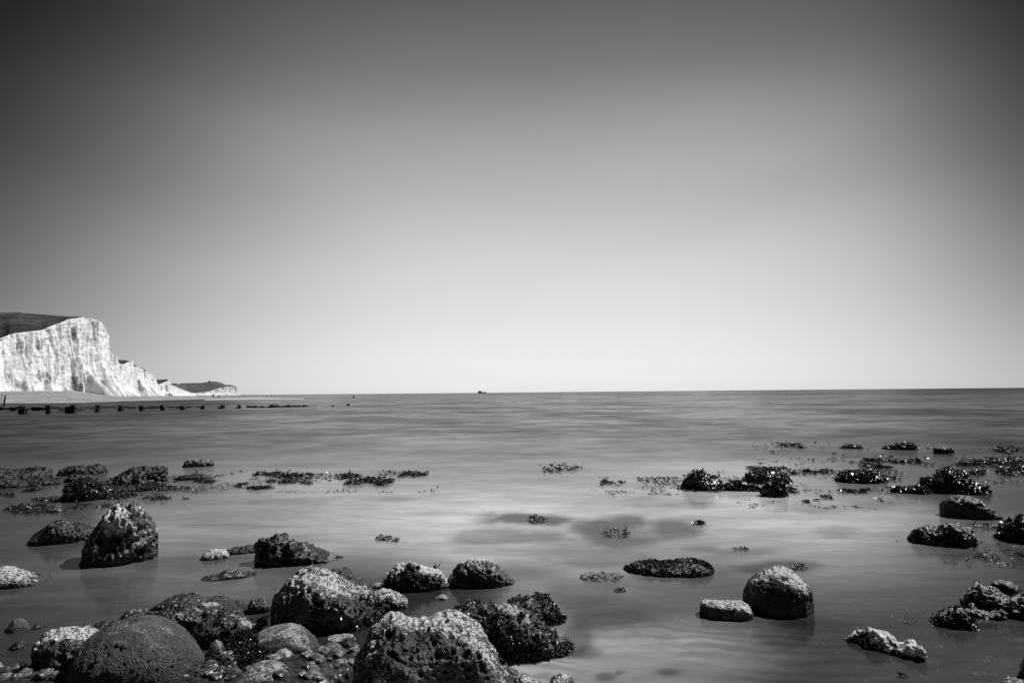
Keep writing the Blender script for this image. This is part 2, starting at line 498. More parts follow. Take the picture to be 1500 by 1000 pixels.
def weed_mound(label, top, base, n, seed, length=(0.022, 0.06), width=0.009, group='seaweed covered mounds in the shallows', depth=0.9, name='seaweed_mound'):
    r = rock(name, label, top, base, kind='rugged', mat=M_WEEDD, cat='seaweed', depth=depth, c=0.15, group=group, amp=0.9, res=0.9, seed=seed)
    weed_on(r, int(n * 1.7), seed, length=length, width=width, name='frond_cover', lift=0.28, droop=1.2)
    return r

def weed_patch(label, px0, px1, py0, py1, n, seed, group='floating seaweed patches', rise=0.02, length=(0.05, 0.10), width=0.013, thr=0.04, name='seaweed_patch', tilt=0.0, lift=0.3, droop=0.5):
    """flat raft of fronds lying in the water inside a pixel box"""
    rnd = np.random.RandomState(seed)
    m0 = n * 14
    a = rnd.uniform(-1, 1, m0); b = rnd.uniform(-1, 1, m0)
    px = (px0 + px1) / 2 + a * (px1 - px0) / 2; py = (py0 + py1) / 2 + b * (py1 - py0) / 2 + tilt * a
    P = at(px, py, 0.0)
    q = P * np.array([1.0, 0.6, 1.0]) + seed
    fld = 1.5 * fbm(q * np.array([1, 0.55, 1]), 2.6, 4, seed, 0.65) + 0.2 * (1 - a * a) - 0.45 * np.abs(b) ** 2 - 0.3 * np.abs(a) ** 6
    ok = np.where(fld > thr)[0]
    if len(ok) < 12: ok = np.argsort(-fld)[:max(12, n)]
    ch = rnd.choice(ok, min(n, len(ok)), replace=False)
    pts = P[ch]; hgt = np.clip(fld[ch] - thr, 0, 0.5) * 2
    pts[:, 2] = rnd.uniform(0.0, 1.0, len(ch)) * rise * (0.3 + hgt)
    thr_d = 0.85 * 0.5 * (length[0] + length[1]) + 0.01
    dm = np.linalg.norm(pts[:, None, :2] - pts[None, :, :2], axis=2) < thr_d
    lab_ = np.arange(len(pts))
    while True:                                              # keep the raft that hangs together, let strays drift off
        nl = np.where(dm, lab_[None, :], 10 ** 6).min(1)
        if (nl == lab_).all(): break
        lab_ = nl
    keep = lab_ == np.bincount(lab_).argmax()
    SCRAPS.append(pts[~keep]); pts = pts[keep]
    nr = np.tile(np.array([0, 0, 1.0]), (len(pts), 1))
    return fronds(name, pts, nr, rnd, M_WRACK if seed % 3 else M_WEED, length, width, lift, droop, label=label, cat='seaweed', group=group, flat=0.45)

SCRAPS = []
def scraps(px0, px1, py0, py1, n, seed, thr=0.05):
    rnd = np.random.RandomState(seed); m0 = n * 8
    P = at(rnd.uniform(px0, px1, m0), rnd.uniform(py0, py1, m0), 0.0)
    fld = fbm(P * np.array([1.0, 0.5, 1]), 1.3, 4, seed, 0.6)
    ok = np.where(fld > thr)[0][:n]
    SCRAPS.append(P[ok] + np.array([0, 0, 0.003]))

# ------------------------------------------------------------------ the setting
# chalk hanging in the water, with light and corner fall-off painted into its colour
SEA_BRIGHTNESS = {(50, 640): 77, (170, 620): 88, (310, 642): 112, (530, 620): 128, (750, 600): 142, (980, 610): 140, (1210, 607): 128, (1450, 607): 92, (1450, 632): 84, (150, 650): 88, (420, 660): 128, (610, 657): 147, (750, 650): 145, (900, 640): 138, (1080, 635): 130, (1300, 630): 108, (640, 700): 160, (760, 700): 165, (850, 725): 178, (420, 730): 150, (310, 735): 138, (600, 745): 188, (750, 740): 194, (680, 735): 192, (1000, 745): 176, (1110, 747): 183, (1200, 765): 180, (1260, 757): 172, (1310, 800): 140, (20, 765): 80, (30, 807): 78, (100, 850): 85, (300, 770): 140, (340, 790): 135, (520, 775): 178, (605, 764): 190, (680, 790): 170, (560, 810): 150, (280, 845): 108, (200, 860): 86, (305, 864): 98, (60, 900): 70, (130, 890): 78, (620, 890): 70, (850, 830): 140, (790, 805): 150, (960, 887): 100, (1000, 870): 105, (1060, 850): 105, (1230, 820): 145, (1200, 800): 165, (1260, 857): 112, (1340, 840): 110, (1330, 880): 88, (900, 930): 132, (880, 960): 140, (1010, 957): 140, (940, 985): 132, (1050, 930): 118, (1190, 957): 60, (1100, 980): 100, (1280, 985): 72, (1380, 970): 70, (1450, 947): 70, (1430, 820): 80, (1440, 775): 85, (1480, 740): 88, (1340, 735): 120, (1220, 735): 150, (960, 705): 138, (1450, 700): 86, (450, 765): 165, (900, 745): 182, (830, 745): 190, (1050, 765): 178, (1150, 790): 165, (700, 765): 190, (1000, 815): 138, (620, 800): 168, (400, 752): 150, (480, 735): 168}
CHALK_AND_LIGHT = [(50, 640, 0.0287), (170, 620, 0.0463), (310, 642, 0.1277), (530, 620, 0.2425), (750, 600, 0.2263), (980, 610, 0.248), (1210, 607, 0.1553), (1450, 607, 0.0343), (1450, 632, 0.0), (150, 650, 0.0614), (420, 660, 0.1703), (610, 657, 0.2789), (750, 650, 0.1549), (900, 640, 0.241), (1080, 635, 0.1406), (1300, 630, 0.1185), (640, 700, 0.2261), (760, 700, 0.1946), (850, 725, 0.2433), (420, 730, 0.3347), (310, 735, 0.0558), (600, 745, 0.2653), (750, 740, 0.7377), (680, 735, 0.4778), (1000, 745, 0.32), (1110, 747, 0.8661), (1200, 765, 0.5895), (1260, 757, 0.6405), (1310, 800, 0.1543), (20, 765, 0.0523), (30, 807, 0.0611), (100, 850, 0.1241), (300, 770, 0.4018), (340, 790, 0.1127), (520, 775, 0.7632), (605, 764, 0.4891), (680, 790, 1.1), (560, 810, 0.0037), (280, 845, 0.3373), (200, 860, 0.0903), (305, 864, 0.0), (60, 900, 0.0359), (130, 890, 0.0657), (620, 890, 0.0327), (850, 830, 0.5774), (790, 805, 0.0), (960, 887, 0.0424), (1000, 870, 0.1183), (1060, 850, 0.0026), (1230, 820, 0.266), (1200, 800, 0.5977), (1260, 857, 0.1301), (1340, 840, 0.1341), (1330, 880, 0.02), (900, 930, 0.0), (880, 960, 0.7224), (1010, 957, 0.7019), (940, 985, 0.039), (1050, 930, 0.011), (1190, 957, 0.0), (1100, 980, 0.0), (1280, 985, 0.0601), (1380, 970, 0.0386), (1450, 947, 0.0677), (1430, 820, 0.0107), (1440, 775, 0.1754), (1480, 740, 0.0), (1340, 735, 0.0288), (1220, 735, 0.0935), (960, 705, 0.3252), (1450, 700, 0.0414), (450, 765, 0.3242), (900, 745, 0.5361), (830, 745, 0.636), (1050, 765, 0.4592), (1150, 790, 0.3464), (700, 765, 0.8821), (1000, 815, 0.253), (620, 800, 0.1918), (400, 752, 0.2926), (480, 735, 0.4916)]
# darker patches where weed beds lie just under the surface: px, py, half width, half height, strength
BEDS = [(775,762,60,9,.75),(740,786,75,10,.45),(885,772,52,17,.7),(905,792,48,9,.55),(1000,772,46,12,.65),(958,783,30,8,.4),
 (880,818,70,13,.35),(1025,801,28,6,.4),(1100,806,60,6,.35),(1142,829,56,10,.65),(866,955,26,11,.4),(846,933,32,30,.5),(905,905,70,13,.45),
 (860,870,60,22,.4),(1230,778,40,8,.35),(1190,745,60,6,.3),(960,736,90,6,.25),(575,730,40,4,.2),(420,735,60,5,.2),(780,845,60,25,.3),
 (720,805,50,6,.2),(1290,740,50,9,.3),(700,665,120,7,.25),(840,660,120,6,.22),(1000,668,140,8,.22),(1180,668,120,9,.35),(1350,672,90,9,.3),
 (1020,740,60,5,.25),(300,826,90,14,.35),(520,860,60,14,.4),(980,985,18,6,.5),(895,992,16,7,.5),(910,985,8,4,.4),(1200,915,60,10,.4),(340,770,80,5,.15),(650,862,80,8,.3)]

def chalk_and_light(P):
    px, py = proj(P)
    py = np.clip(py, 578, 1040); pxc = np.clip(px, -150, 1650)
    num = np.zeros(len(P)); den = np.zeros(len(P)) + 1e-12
    for (a, b, v) in CHALK_AND_LIGHT:
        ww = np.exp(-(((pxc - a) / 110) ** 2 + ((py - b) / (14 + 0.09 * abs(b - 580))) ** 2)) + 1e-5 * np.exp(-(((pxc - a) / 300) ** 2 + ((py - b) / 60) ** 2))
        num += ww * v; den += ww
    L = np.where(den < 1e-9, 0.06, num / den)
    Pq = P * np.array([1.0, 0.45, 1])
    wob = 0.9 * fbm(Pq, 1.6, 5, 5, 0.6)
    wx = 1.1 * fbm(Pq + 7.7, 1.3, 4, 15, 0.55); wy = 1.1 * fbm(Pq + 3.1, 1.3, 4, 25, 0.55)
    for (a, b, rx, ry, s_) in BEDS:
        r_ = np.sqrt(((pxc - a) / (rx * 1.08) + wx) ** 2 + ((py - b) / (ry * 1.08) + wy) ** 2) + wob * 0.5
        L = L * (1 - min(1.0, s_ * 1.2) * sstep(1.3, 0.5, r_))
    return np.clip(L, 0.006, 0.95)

ys = np.concatenate([np.linspace(0.9, 6, 190), np.geomspace(6.02, 60, 230)[0:], np.geomspace(61, 60000, 60)])
un = np.linspace(-1, 1, 421); un = 0.72 * un + 0.28 * un ** 3
GX = un[None, :] * (1.25 * ys[:, None] + 3.0)
GX = np.where(np.abs(un)[None, :] > 0.999, np.sign(un)[None, :] * (3.0 * ys[:, None] + 60), GX)
V = np.stack([GX, np.repeat(ys[:, None], len(un), 1), np.zeros_like(GX)], -1).reshape(-1, 3)
sea_light = chalk_and_light(V)

mt, t, b = new_mat('sea_water'); M_SEA = mt
t.n.remove(b); out = [n for n in t.n if n.type == 'OUTPUT_MATERIAL'][0]
pos = t.new('ShaderNodeNewGeometry').outputs['Position']
sp_ = t.new('ShaderNodeSeparateXYZ'); t.put(sp_.inputs[0], pos)
milk_and_light = t.new('ShaderNodeAttribute', attribute_name='chalk_and_light').outputs['Fac']
dist = t.new('ShaderNodeVectorMath', operation='LENGTH'); t.put(dist.inputs[0], pos)
ld = t.math('LOGARITHM', t.math('MAXIMUM', dist.outputs['Value'], 1.0), 10.0)
far = t.smooth(ld, 0.9, 1.5)
s1 = t.noise(t.mapping(pos, scale=(0.55, 1.5, 1), rot=(0, 0, 0.06)), 1.1, detail=7, rough=0.62)
s2 = t.noise(t.mapping(pos, scale=(0.10, 0.09, 1), rot=(0, 0, -0.04)), 1.0, detail=6, rough=0.62)
s3 = t.noise(t.mapping(pos, scale=(0.011, 0.007, 1)), 1.0, detail=6, rough=0.65)
st1 = t.smooth(s1, 0.30, 0.70, 0.76, 1.24)
st2 = t.math('MULTIPLY', t.smooth(s2, 0.37, 0.63, 0.66, 1.34), t.smooth(s3, 0.37, 0.63, 0.74, 1.26))
s6 = t.noise(t.mapping(pos, scale=(0.55, 0.62, 1), rot=(0, 0, 0.2)), 1.0, detail=5, rough=0.65)
st2 = t.math('MULTIPLY', st2, t.smooth(s6, 0.38, 0.62, 0.74, 1.26))
s4 = t.noise(t.mapping(pos, scale=(2.4, 7.0, 1), rot=(0, 0, 0.10)), 1.0, detail=4, rough=0.6, dist=0.6)
st1 = t.math('MULTIPLY', st1, t.smooth(s4, 0.32, 0.68, 0.88, 1.12))
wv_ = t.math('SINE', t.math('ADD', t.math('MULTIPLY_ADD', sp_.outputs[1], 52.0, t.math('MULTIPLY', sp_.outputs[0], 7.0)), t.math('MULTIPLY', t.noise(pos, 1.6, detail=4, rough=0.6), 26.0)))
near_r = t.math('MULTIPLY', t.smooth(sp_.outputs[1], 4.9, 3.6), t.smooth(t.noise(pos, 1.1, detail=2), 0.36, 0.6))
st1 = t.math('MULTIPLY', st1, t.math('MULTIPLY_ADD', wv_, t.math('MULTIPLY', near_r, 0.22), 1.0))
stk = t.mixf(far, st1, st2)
body = t.math('MULTIPLY', milk_and_light, stk)
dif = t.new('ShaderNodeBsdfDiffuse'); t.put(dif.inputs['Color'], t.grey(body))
tr = t.new('ShaderNodeBsdfTransparent'); tr.inputs['Color'].default_value = (0.8, 0.8, 0.8, 1)
opq = t.math('MAXIMUM', t.smooth(ld, 0.8, 1.35, 0.80, 1.0), 0.0)
mx = t.new('ShaderNodeMixShader'); t.put(mx.inputs[0], opq); t.put(mx.inputs[1], tr.outputs[0]); t.put(mx.inputs[2], dif.outputs[0])
gl = t.new('ShaderNodeBsdfGlossy'); gl.inputs['Color'].default_value = (1, 1, 1, 1)
t.put(gl.inputs['Roughness'], t.mixf(far, 0.13, 0.30))
bh = t.mixf(far, t.math('ADD', s1, t.math('MULTIPLY', s4, 0.5)), s2)
bp = t.new('ShaderNodeBump'); bp.inputs['Strength'].default_value = 0.10; bp.inputs['Distance'].default_value = 0.03
t.put(bp.inputs['Height'], bh); t.put(gl.inputs['Normal'], bp.outputs[0])
fr = t.new('ShaderNodeFresnel'); fr.inputs['IOR'].default_value = 1.33
ff = t.math('MULTIPLY', t.mixf(far, 1.0, st2), t.math('MULTIPLY', t.math('MINIMUM', fr.outputs[0], 0.5), t.ramp(t.math('DIVIDE', ld, 4.0), [(0.0, 0.80), (0.20, 0.62), (0.40, 0.36), (0.65, 0.13), (1.0, 0.12)])))
mx2 = t.new('ShaderNodeMixShader'); t.put(mx2.inputs[0], ff); t.put(mx2.inputs[1], mx.outputs[0]); t.put(mx2.inputs[2], gl.outputs[0])
t.put(out.inputs['Surface'], mx2.outputs[0])
sea = make_mesh('sea', V, grid_quads(len(ys), len(un)), M_SEA, attrs={'chalk_and_light': sea_light})
tag(sea, 'milky smooth sea reaching to the horizon', 'sea', kind='structure')

# the shore bed under and before the water, one sheet running far out
mt, t, b = new_mat('wet_shingle'); M_BED = mt
pos = t.new('ShaderNodeNewGeometry').outputs['Position']
vc = t.voronoi(pos, 26, out='Color'); vd = t.voronoi(pos, 26)
sc_ = t.new('ShaderNodeSeparateColor'); t.put(sc_.inputs[0], vc)
n_ = t.noise(pos, 40, detail=4)
cc = t.math('MULTIPLY', t.mixf(sc_.outputs[0], 0.01, 0.05), t.smooth(n_, 0.3, 0.7, 0.6, 1.2))
t.put(b.inputs['Base Color'], t.grey(cc)); b.inputs['Roughness'].default_value = 0.28
bp = t.new('ShaderNodeBump'); bp.inputs['Strength'].default_value = 0.8; bp.inputs['Distance'].default_value = 0.02
t.put(bp.inputs['Height'], t.math('SUBTRACT', 1.0, vd)); t.put(b.inputs['Normal'], bp.outputs[0])
yb = np.concatenate([np.linspace(-12, 1.5, 24), np.linspace(1.6, 5.2, 170), np.geomspace(5.3, 2500, 60)])
ub = np.linspace(-1, 1, 301); ub = 0.6 * ub + 0.4 * ub ** 3
BX = ub[None, :] * (2.2 * np.maximum(yb, 2.5)[:, None] + 1.5)
BY = np.repeat(yb[:, None], len(ub), 1)
BZ = np.where(BY < 4, -(BY - 2.5) * 0.11, -0.165 - (BY - 4) * 0.02); BZ = np.maximum(BZ, -6)
BZ = np.where(BY < 2.5, (2.5 - BY) * 0.07, BZ)
Pb = np.stack([BX.ravel(), BY.ravel(), np.zeros(BX.size)], 1)
raise_ = 0.15 * sstep(-0.62, -0.95, BX) * sstep(4.05, 3.55, BY) * sstep(-2.75, -2.3, BX)
f1, f2 = worley(Pb * 17, 3)
near_ = (sstep(7, 4, BY)).ravel()
dz_ = 0.028 * fbm(Pb, 2.2, 4, 12) * np.clip(BY.ravel() / 4, 0.5, 4) + near_ * 0.022 * sstep(0.55, 0.0, f1)
BZ = BZ + raise_ + dz_.reshape(BZ.shape)
BEDXY = (BX, BY, BZ)
bed = make_mesh('shore_bed', np.stack([BX, BY, BZ], -1).reshape(-1, 3), grid_quads(len(yb), len(ub)), M_BED)
tag(bed, 'wet dark shingle bed under the shallows', 'ground', kind='structure')

# ---- shingle beach under the cliffs
mt, t, b = new_mat('shingle'); M_BEACH = mt
pos = t.new('ShaderNodeNewGeometry').outputs['Position']
n1 = t.noise(pos, 0.5, detail=8, rough=0.75); n2 = t.noise(t.mapping(pos, scale=(1, .25, 1)), 0.12, detail=5, rough=0.6)
hz_ = t.new('ShaderNodeSeparateXYZ'); t.put(hz_.inputs[0], pos)
c_ = t.math('MULTIPLY', t.smooth(n1, 0.36, 0.64, 0.12, 0.58), t.smooth(n2, 0.3, 0.7, 0.65, 1.2))
t.put(b.inputs['Base Color'], t.grey(c_)); b.inputs['Roughness'].default_value = 0.9
bx = np.linspace(-150, 434, 260)
npy = np.interp(bx, [-150, 0, 110, 200, 260, 330, 380, 434], [592, 591.2, 590.5, 588.6, 587.2, 585.2, 584.0, 583.4])
fpy = np.interp(bx, [-150, 0, 60, 92, 105, 120, 150, 180, 255, 300, 350, 434], [573, 573, 572, 572.5, 571.8, 574, 578.4, 580.0, 579.6, 579.5, 579.9, 581.6])
fY = np.interp(bx, [-150, 0, 60, 105, 150, 180, 255, 300, 350, 434], [470, 560, 620, 670, 730, 760, 900, 700, 480, 350])
Pn = at(bx, npy, -0.05); Pf = at_y(bx, fpy, fY)
tt = np.linspace(0, 1, 60)[:, None, None]
V = Pn[None] * (1 - tt) + Pf[None] * tt
V[..., 2] += 0.25 * fbm(V.reshape(-1, 3), 0.08, 4, 3).reshape(V.shape[:2]) * np.sin(np.pi * tt[..., 0])
back = Pf.copy(); back[:, 1] += 250; back[:, 0] *= back[:, 1] / Pf[:, 1]; back[:, 2] = np.minimum(back[:, 2], 1.0) - 1.5
V = np.concatenate([V, back[None]], 0)
beach = make_mesh('beach', V.reshape(-1, 3), grid_quads(61, 260), M_BEACH)
tag(beach, 'pale shingle beach below the white cliffs', 'beach', kind='structure')

mt, t, b = new_mat('surf_foam'); M_SURF = mt
b.inputs['Base Color'].default_value = (0.6, 0.6, 0.6, 1); b.inputs['Roughness'].default_value = 0.8
sx = np.linspace(300, 445, 90)
wv = 0.5 + 0.5 * np.sin(sx * 0.21) * np.sin(sx * 0.077 + 1)
cen = np.interp(sx, [300, 330, 380, 445], [585.9, 585.0, 583.9, 584.5]); hw = np.interp(sx, [300, 330, 360, 400, 445], [0.2, 0.5, 0.9, 0.8, 0.1]) * (0.6 + 0.5 * wv)
A_ = at(sx, cen + hw, 0.05); B_ = at(sx, cen - hw, 0.05)
C_ = (A_ + B_) / 2; C_[:, 2] = 0.25
surf = make_mesh('surf', np.stack([A_, C_, B_], 0).reshape(-1, 3), grid_quads(3, 90), M_SURF)
tag(surf, 'thin white line of surf along the sandbar', 'surf', kind='structure')

# ---- chalk cliffs
mt, t, b = new_mat('chalk'); M_CHALK = mt
pos = t.new('ShaderNodeNewGeometry').outputs['Position']
stain = t.new('ShaderNodeAttribute', attribute_name='stain').outputs['Fac']
n1 = t.noise(t.mapping(pos, scale=(1, 1, 0.12)), 0.16, detail=8, rough=0.62)
n2 = t.noise(t.mapping(pos, scale=(0.12, 0.12, 1.0)), 0.5, detail=4, rough=0.6)
n3 = t.noise(t.mapping(pos, scale=(1, 1, 0.5)), 0.30, detail=7, rough=0.72)
a_ = t.math('ADD', stain, t.math('MULTIPLY', t.math('SUBTRACT', n3, 0.5), 2.6))
a_ = t.math('ADD', a_, t.math('MULTIPLY', t.math('SUBTRACT', n1, 0.5), 2.8))
fac = t.smooth(a_, 0.08, 0.90)
c_ = t.mixf(fac, t.math('MULTIPLY', t.smooth(n1, 0.3, 0.7, 0.96, 0.70), t.smooth(n2, 0.35, 0.55, 0.95, 1.0)), 0.22)
t.put(b.inputs['Base Color'], t.grey(c_)); b.inputs['Roughness'].default_value = 0.95; b.inputs['Specular IOR Level'].default_value = 0.1
bp = t.new('ShaderNodeBump'); bp.inputs['Strength'].default_value = 0.5; bp.inputs['Distance'].default_value = 1.2
t.put(bp.inputs['Height'], t.math('ADD', n1, n3)); t.put(b.inputs['Normal'], bp.outputs[0])

mt, t, b = new_mat('down_grass'); M_GRASS = mt
pos = t.new('ShaderNodeNewGeometry').outputs['Position']
n1 = t.noise(pos, 0.02, detail=6, rough=0.6); n2 = t.noise(pos, 0.2, detail=6, rough=0.7)
c_ = t.math('MULTIPLY', t.smooth(n1, 0.36, 0.64, 0.035, 0.085), t.smooth(n2, 0.36, 0.64, 0.6, 1.5))
t.put(b.inputs['Base Color'], t.grey(c_)); b.inputs['Roughness'].default_value = 1.0; b.inputs['Specular IOR Level'].default_value = 0.05

M_GRASS_HAZE = M_GRASS.copy(); M_GRASS_HAZE.name = 'hazed_down_grass'  # the same grass lightened, distance haze put into its colour
for nd_ in M_GRASS_HAZE.node_tree.nodes:
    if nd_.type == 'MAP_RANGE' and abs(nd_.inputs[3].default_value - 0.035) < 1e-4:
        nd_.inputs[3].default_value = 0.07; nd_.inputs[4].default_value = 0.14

def cliff(label, path, top, foot, N, M_, seed, setback=10, spurs=(), stains=(), flute=4.0, thick=60, size=1.0):
    """path: (px, distance) along the cliff foot; top, foot: pixel lines of lip and foot"""
    pa, ta, fa = (np.array(q_, float) for q_ in (path, top, foot))
    px = np.linspace(pa[0, 0], pa[-1, 0], N)
    Y = np.interp(px, pa[:, 0], pa[:, 1])
    tp = np.interp(px, ta[:, 0], ta[:, 1]); fp = np.interp(px, fa[:, 0], fa[:, 1])
    ft = at_y(px, fp, Y); tpw = at_y(px, tp, Y + setback * 0.5)
    d = np.gradient(ft[:, :2], axis=0); d /= np.linalg.norm(d, axis=1)[:, None] + 1e-9
    k_ = 9; d = np.stack([np.convolve(np.pad(d[:, i], k_, mode='edge'), np.ones(2 * k_ + 1) / (2 * k_ + 1), 'valid') for i in (0, 1)], 1)
    on = np.stack([d[:, 1], -d[:, 0], np.zeros(N)], 1)                     # outward: to the right and to the sea
    on /= np.linalg.norm(on, axis=1)[:, None]
    h = np.linspace(0, 1, M_)
    base = ft[:, None] * (1 - h)[None, :, None] + tpw[:, None] * h[None, :, None]
    s = np.concatenate([[0], np.cumsum(np.linalg.norm(np.diff(ft[:, :2], axis=0), axis=1))])
    sv = np.stack([np.repeat(s[:, None], M_, 1), np.zeros((N, M_)), base[..., 2]], -1).reshape(-1, 3)
    q = sv * np.array([1, 1, 0.07]) / size
    q = q + np.stack([0.8 * 22 * fbm(sv / size, 1 / 60., 3, seed + 30), np.zeros(len(q)), np.zeros(len(q))], 1)
    o_ = flute * size * fbm(q, 1 / 22., 4, seed, 0.6, ridge=True) + flute * 0.9 * size * fbm(q * 2.4 + 3.1, 1 / 22., 3, seed + 5, 0.6) + flute * 0.35 * size * fbm(sv / size, 1 / 9., 4, seed + 5, 0.6)
    o_ += 0.9 * size * fbm(sv * np.array([0.3, 1, 1.0]) / size, 1 / 3.5, 3, seed + 8)
    o_ = o_.reshape(N, M_)
    o_ += (6 * (1 - h) ** 3)[None, :] * size
    for (p0, B, hm, wf) in spurs:
        o_ += B * np.clip(1 - h / hm, 0, 1)[None, :] ** 1.1 * (sstep(p0 - 0.8, p0 + 0.4, px) * (1 - sstep(p0 + 0.4, p0 + wf, px)))[:, None]
    o_[:, -1] *= 0.25
    V = base + on[:, None, :] * o_[..., None]
    st = np.full((N, M_), 0.02)
    wob = 1.1 * fbm(sv * np.array([1, 1, 0.5]), 1 / 14., 4, seed + 2).reshape(N, M_)
    for (p0, hh, rp, rh, val) in stains:
        r_ = np.sqrt(((px - p0) / rp)[:, None] ** 2 + ((h - hh) / rh)[None, :] ** 2) + wob
        st += 1.5 * val * sstep(1.5, 0.2, r_)
    # the land behind gives the wall its thickness
    back = V[:, -1] - on * thick; back[:, 2] -= 12 + 0.25 * thick; backb = back.copy(); backb[:, 2] = -2
    V = np.concatenate([V, back[:, None], backb[:, None]], 1); st = np.concatenate([st, st[:, -1:], st[:, -1:]], 1)
    o = make_mesh('cliff', V.reshape(-1, 3), grid_quads(N, M_ + 2), M_CHALK, attrs={'stain': st.ravel()})
    tag(o, label, 'cliff', kind='structure')
    return px, V[:, M_ - 1], on

def down(label, lip, ridge, rows=16, seed=1, rough=1.0, mat=None):
    tt = np.linspace(0, 1, rows)[:, None, None]
    V = lip[None] * (1 - tt) + ridge[None] * tt
    n_ = fbm(V.reshape(-1, 3), 0.03, 4, seed).reshape(V.shape[:2]) * rough
    V[..., 2] += n_ * np.sin(np.pi * tt[..., 0])
    bk = ridge.copy(); bk[:, 1] += 400; bk[:, 0] *= bk[:, 1] / ridge[:, 1]; bk[:, 2] = -3
    V = np.concatenate([V, bk[None]], 0)
    o = make_mesh('downland', V.reshape(-1, 3), grid_quads(rows + 1, lip.shape[0]), mat or M_GRASS)
    return tag(o, label, 'hill', kind='structure')

TOPA = [(-90,506),(-20,503),(0,499),(4,497),(8,494),(14,490),(22,488),(45,485),(60,483.5),(68,479),(78,476),(88,472.5),(96,468),(110,466),(122,464),(131,466),(140,471),(147,479),(152,490),(157,504),(160,517),(165,523),(169,528),(174,552),(177,579)]
TOPA = [(p if p != 6.5 else 9, q) for p, q in TOPA]
px, lip, on = cliff('nearest and tallest white chalk cliff with a dark grass top at the left edge', [(-90, 500), (0, 600), (120, 720), (177, 800)], TOPA,
    [(-90, 581), (177, 582)], 520, 150, 11, setback=14, flute=6.5,
    spurs=[(118, 26, .40, 18), (137, 20, .48, 9), (146, 16, .40, 8), (155, 15, .34, 8), (163, 12, .30, 8), (52, 7, .5, 9), (98, 9, .75, 10), (30, 6, .6, 8), (169, 8, .22, 6), (86, 8, .14, 6)],
    stains=[(29, .80, 7, .13, .42), (52, .80, 9, .12, .33), (55, .28, 14, .13, .45), (103, .82, 6, .12, .55), (123, .68, 3, .12, .4), (104, .18, 10, .09, .45),
            (110, .5, 9, .15, .2), (137, .42, 4, .12, .3), (22, .16, 8, .1, .3), (40, .55, 9, .2, .15), (3, .35, 6, .15, .25), (75, .5, 2, .3, .25), (130, .9, 5, .05, .3)])
rp = np.interp(px, [-90, 0, 20, 28, 34, 60, 100, 122, 131, 140, 147, 177], [455, 458, 457.4, 457.2, 458.5, 460.3, 463.2, 463.9, 466, 471, 479, 579])
rY = np.interp(px, [-90, 0, 110, 131, 177], [820, 900, 880, 770, 830])
rid = at_y(px, rp, rY); hi = px > 131; rid[hi] = EYE + (lip[hi] - EYE) * 1.05 - np.array([0, 0, 2.0])
down('dark grassy down sloping above the tallest cliff', lip, rid, seed=4)

px, lip, on = cliff('second chalk headland with a notched top and gullied foot', [(163, 815), (232, 985)],
    [(163,524),(167,527),(170,530),(178,537),(184,531.5),(190,529.5),(194,528.6),(195.2,536),(203,540),(210,543),(216,545),(222,549),(227,551),(229.5,560),(231,570),(232,580)],
    [(163, 581), (232, 581)], 300, 110, 23, setback=10, flute=4.5, thick=80,
    spurs=[(178, 12, .3, 8), (184, 11, .28, 7), (197, 12, .8, 9), (205, 13, .55, 8), (213, 13, .5, 7), (220, 10, .35, 5)],
    stains=[(197, .5, 2.5, .3, .35), (181, .5, 2, .2, .2), (206, .8, 2, .1, .4)])
rp = np.interp(px, [163, 167, 185, 190, 203, 206, 211, 216, 232], [526.5, 526.8, 527.5, 529, 538.5, 538.3, 540.3, 545.2, 580])
rid = at_y(px, rp, np.interp(px, [163, 232], [1080, 1150]))
down('dark grass hollow seen through the notch of the second headland', lip, rid, seed=6)

px, lip, on = cliff('small rounded chalk headland with a dark cap beyond the second', [(226, 1180), (248.5, 1290)],
    [(226,568),(231,565.5),(238,561),(243,558.5),(246,557.5),(247.3,560),(248,570),(248.5,580)], [(226, 580), (248.5, 580)], 120, 60, 31, setback=8, flute=3,
    spurs=[(240, 8, .5, 4)], stains=[(242, .5, 2.2, .4, .6), (241, .1, 5, .1, .6)], thick=70)
rid = at_y(px, np.interp(px, [226, 230, 241, 246, 248.5], [556.5, 556, 555.6, 555.3, 580]), np.full(len(px), 1500.))
down('dark grass cap on the small rounded headland', lip, rid, seed=8)

px, lip, on = cliff('long low white cliff falling away to a gap in the downs', [(245, 1700), (284, 2900)],
    [(245,561.5),(250,563.5),(258,566.5),(266,570),(274,573),(279,574.6),(284,577)], [(245, 579.8), (284, 579.4)], 140, 40, 41, setback=6, flute=3, thick=60)

px, lip, on = cliff('distant white headland with fluted face below the lighthouse hill', [(272, 3500), (347.6, 3900)],
    [(272,575),(285,575.2),(300,574.2),(306,573),(313,570.5),(320,568.5),(328,567),(335,566),(341,566),(346,566.6),(347.3,571),(347.6,579)], [(272, 579), (347.6, 578.8)], 260, 50, 47, setback=10, flute=9, thick=80, size=1.6)
rp = np.interp(px, [272, 285, 293, 300, 307, 311, 318, 325, 329, 332, 337, 342, 346, 347.6], [560.9, 560.5, 560.6, 559.7, 558.7, 558.3, 558.8, 560.6, 562.8, 563.6, 563.2, 564.6, 566.2, 579])
rid = at_y(px, rp, np.interp(px, [272, 347], [4500, 4400])); hi = px > 345.5; rid[hi] = EYE + (lip[hi] - EYE) * 1.03 - np.array([0, 0, 1.0])
down('distant dark hill that carries the lighthouse', lip, rid, seed=9, rough=3, mat=M_GRASS_HAZE)
lx = np.linspace(246, 274, 60)
lo_ = at_y(lx, np.interp(lx, [246, 258, 266, 274], [563, 566.5, 570, 575.5]), np.full(60, 3100.))
ri_ = at_y(lx, np.interp(lx, [246, 248, 257, 262, 266, 274], [562.2, 561.4, 561.0, 562.2, 561.1, 560.9]), np.full(60, 4480.))
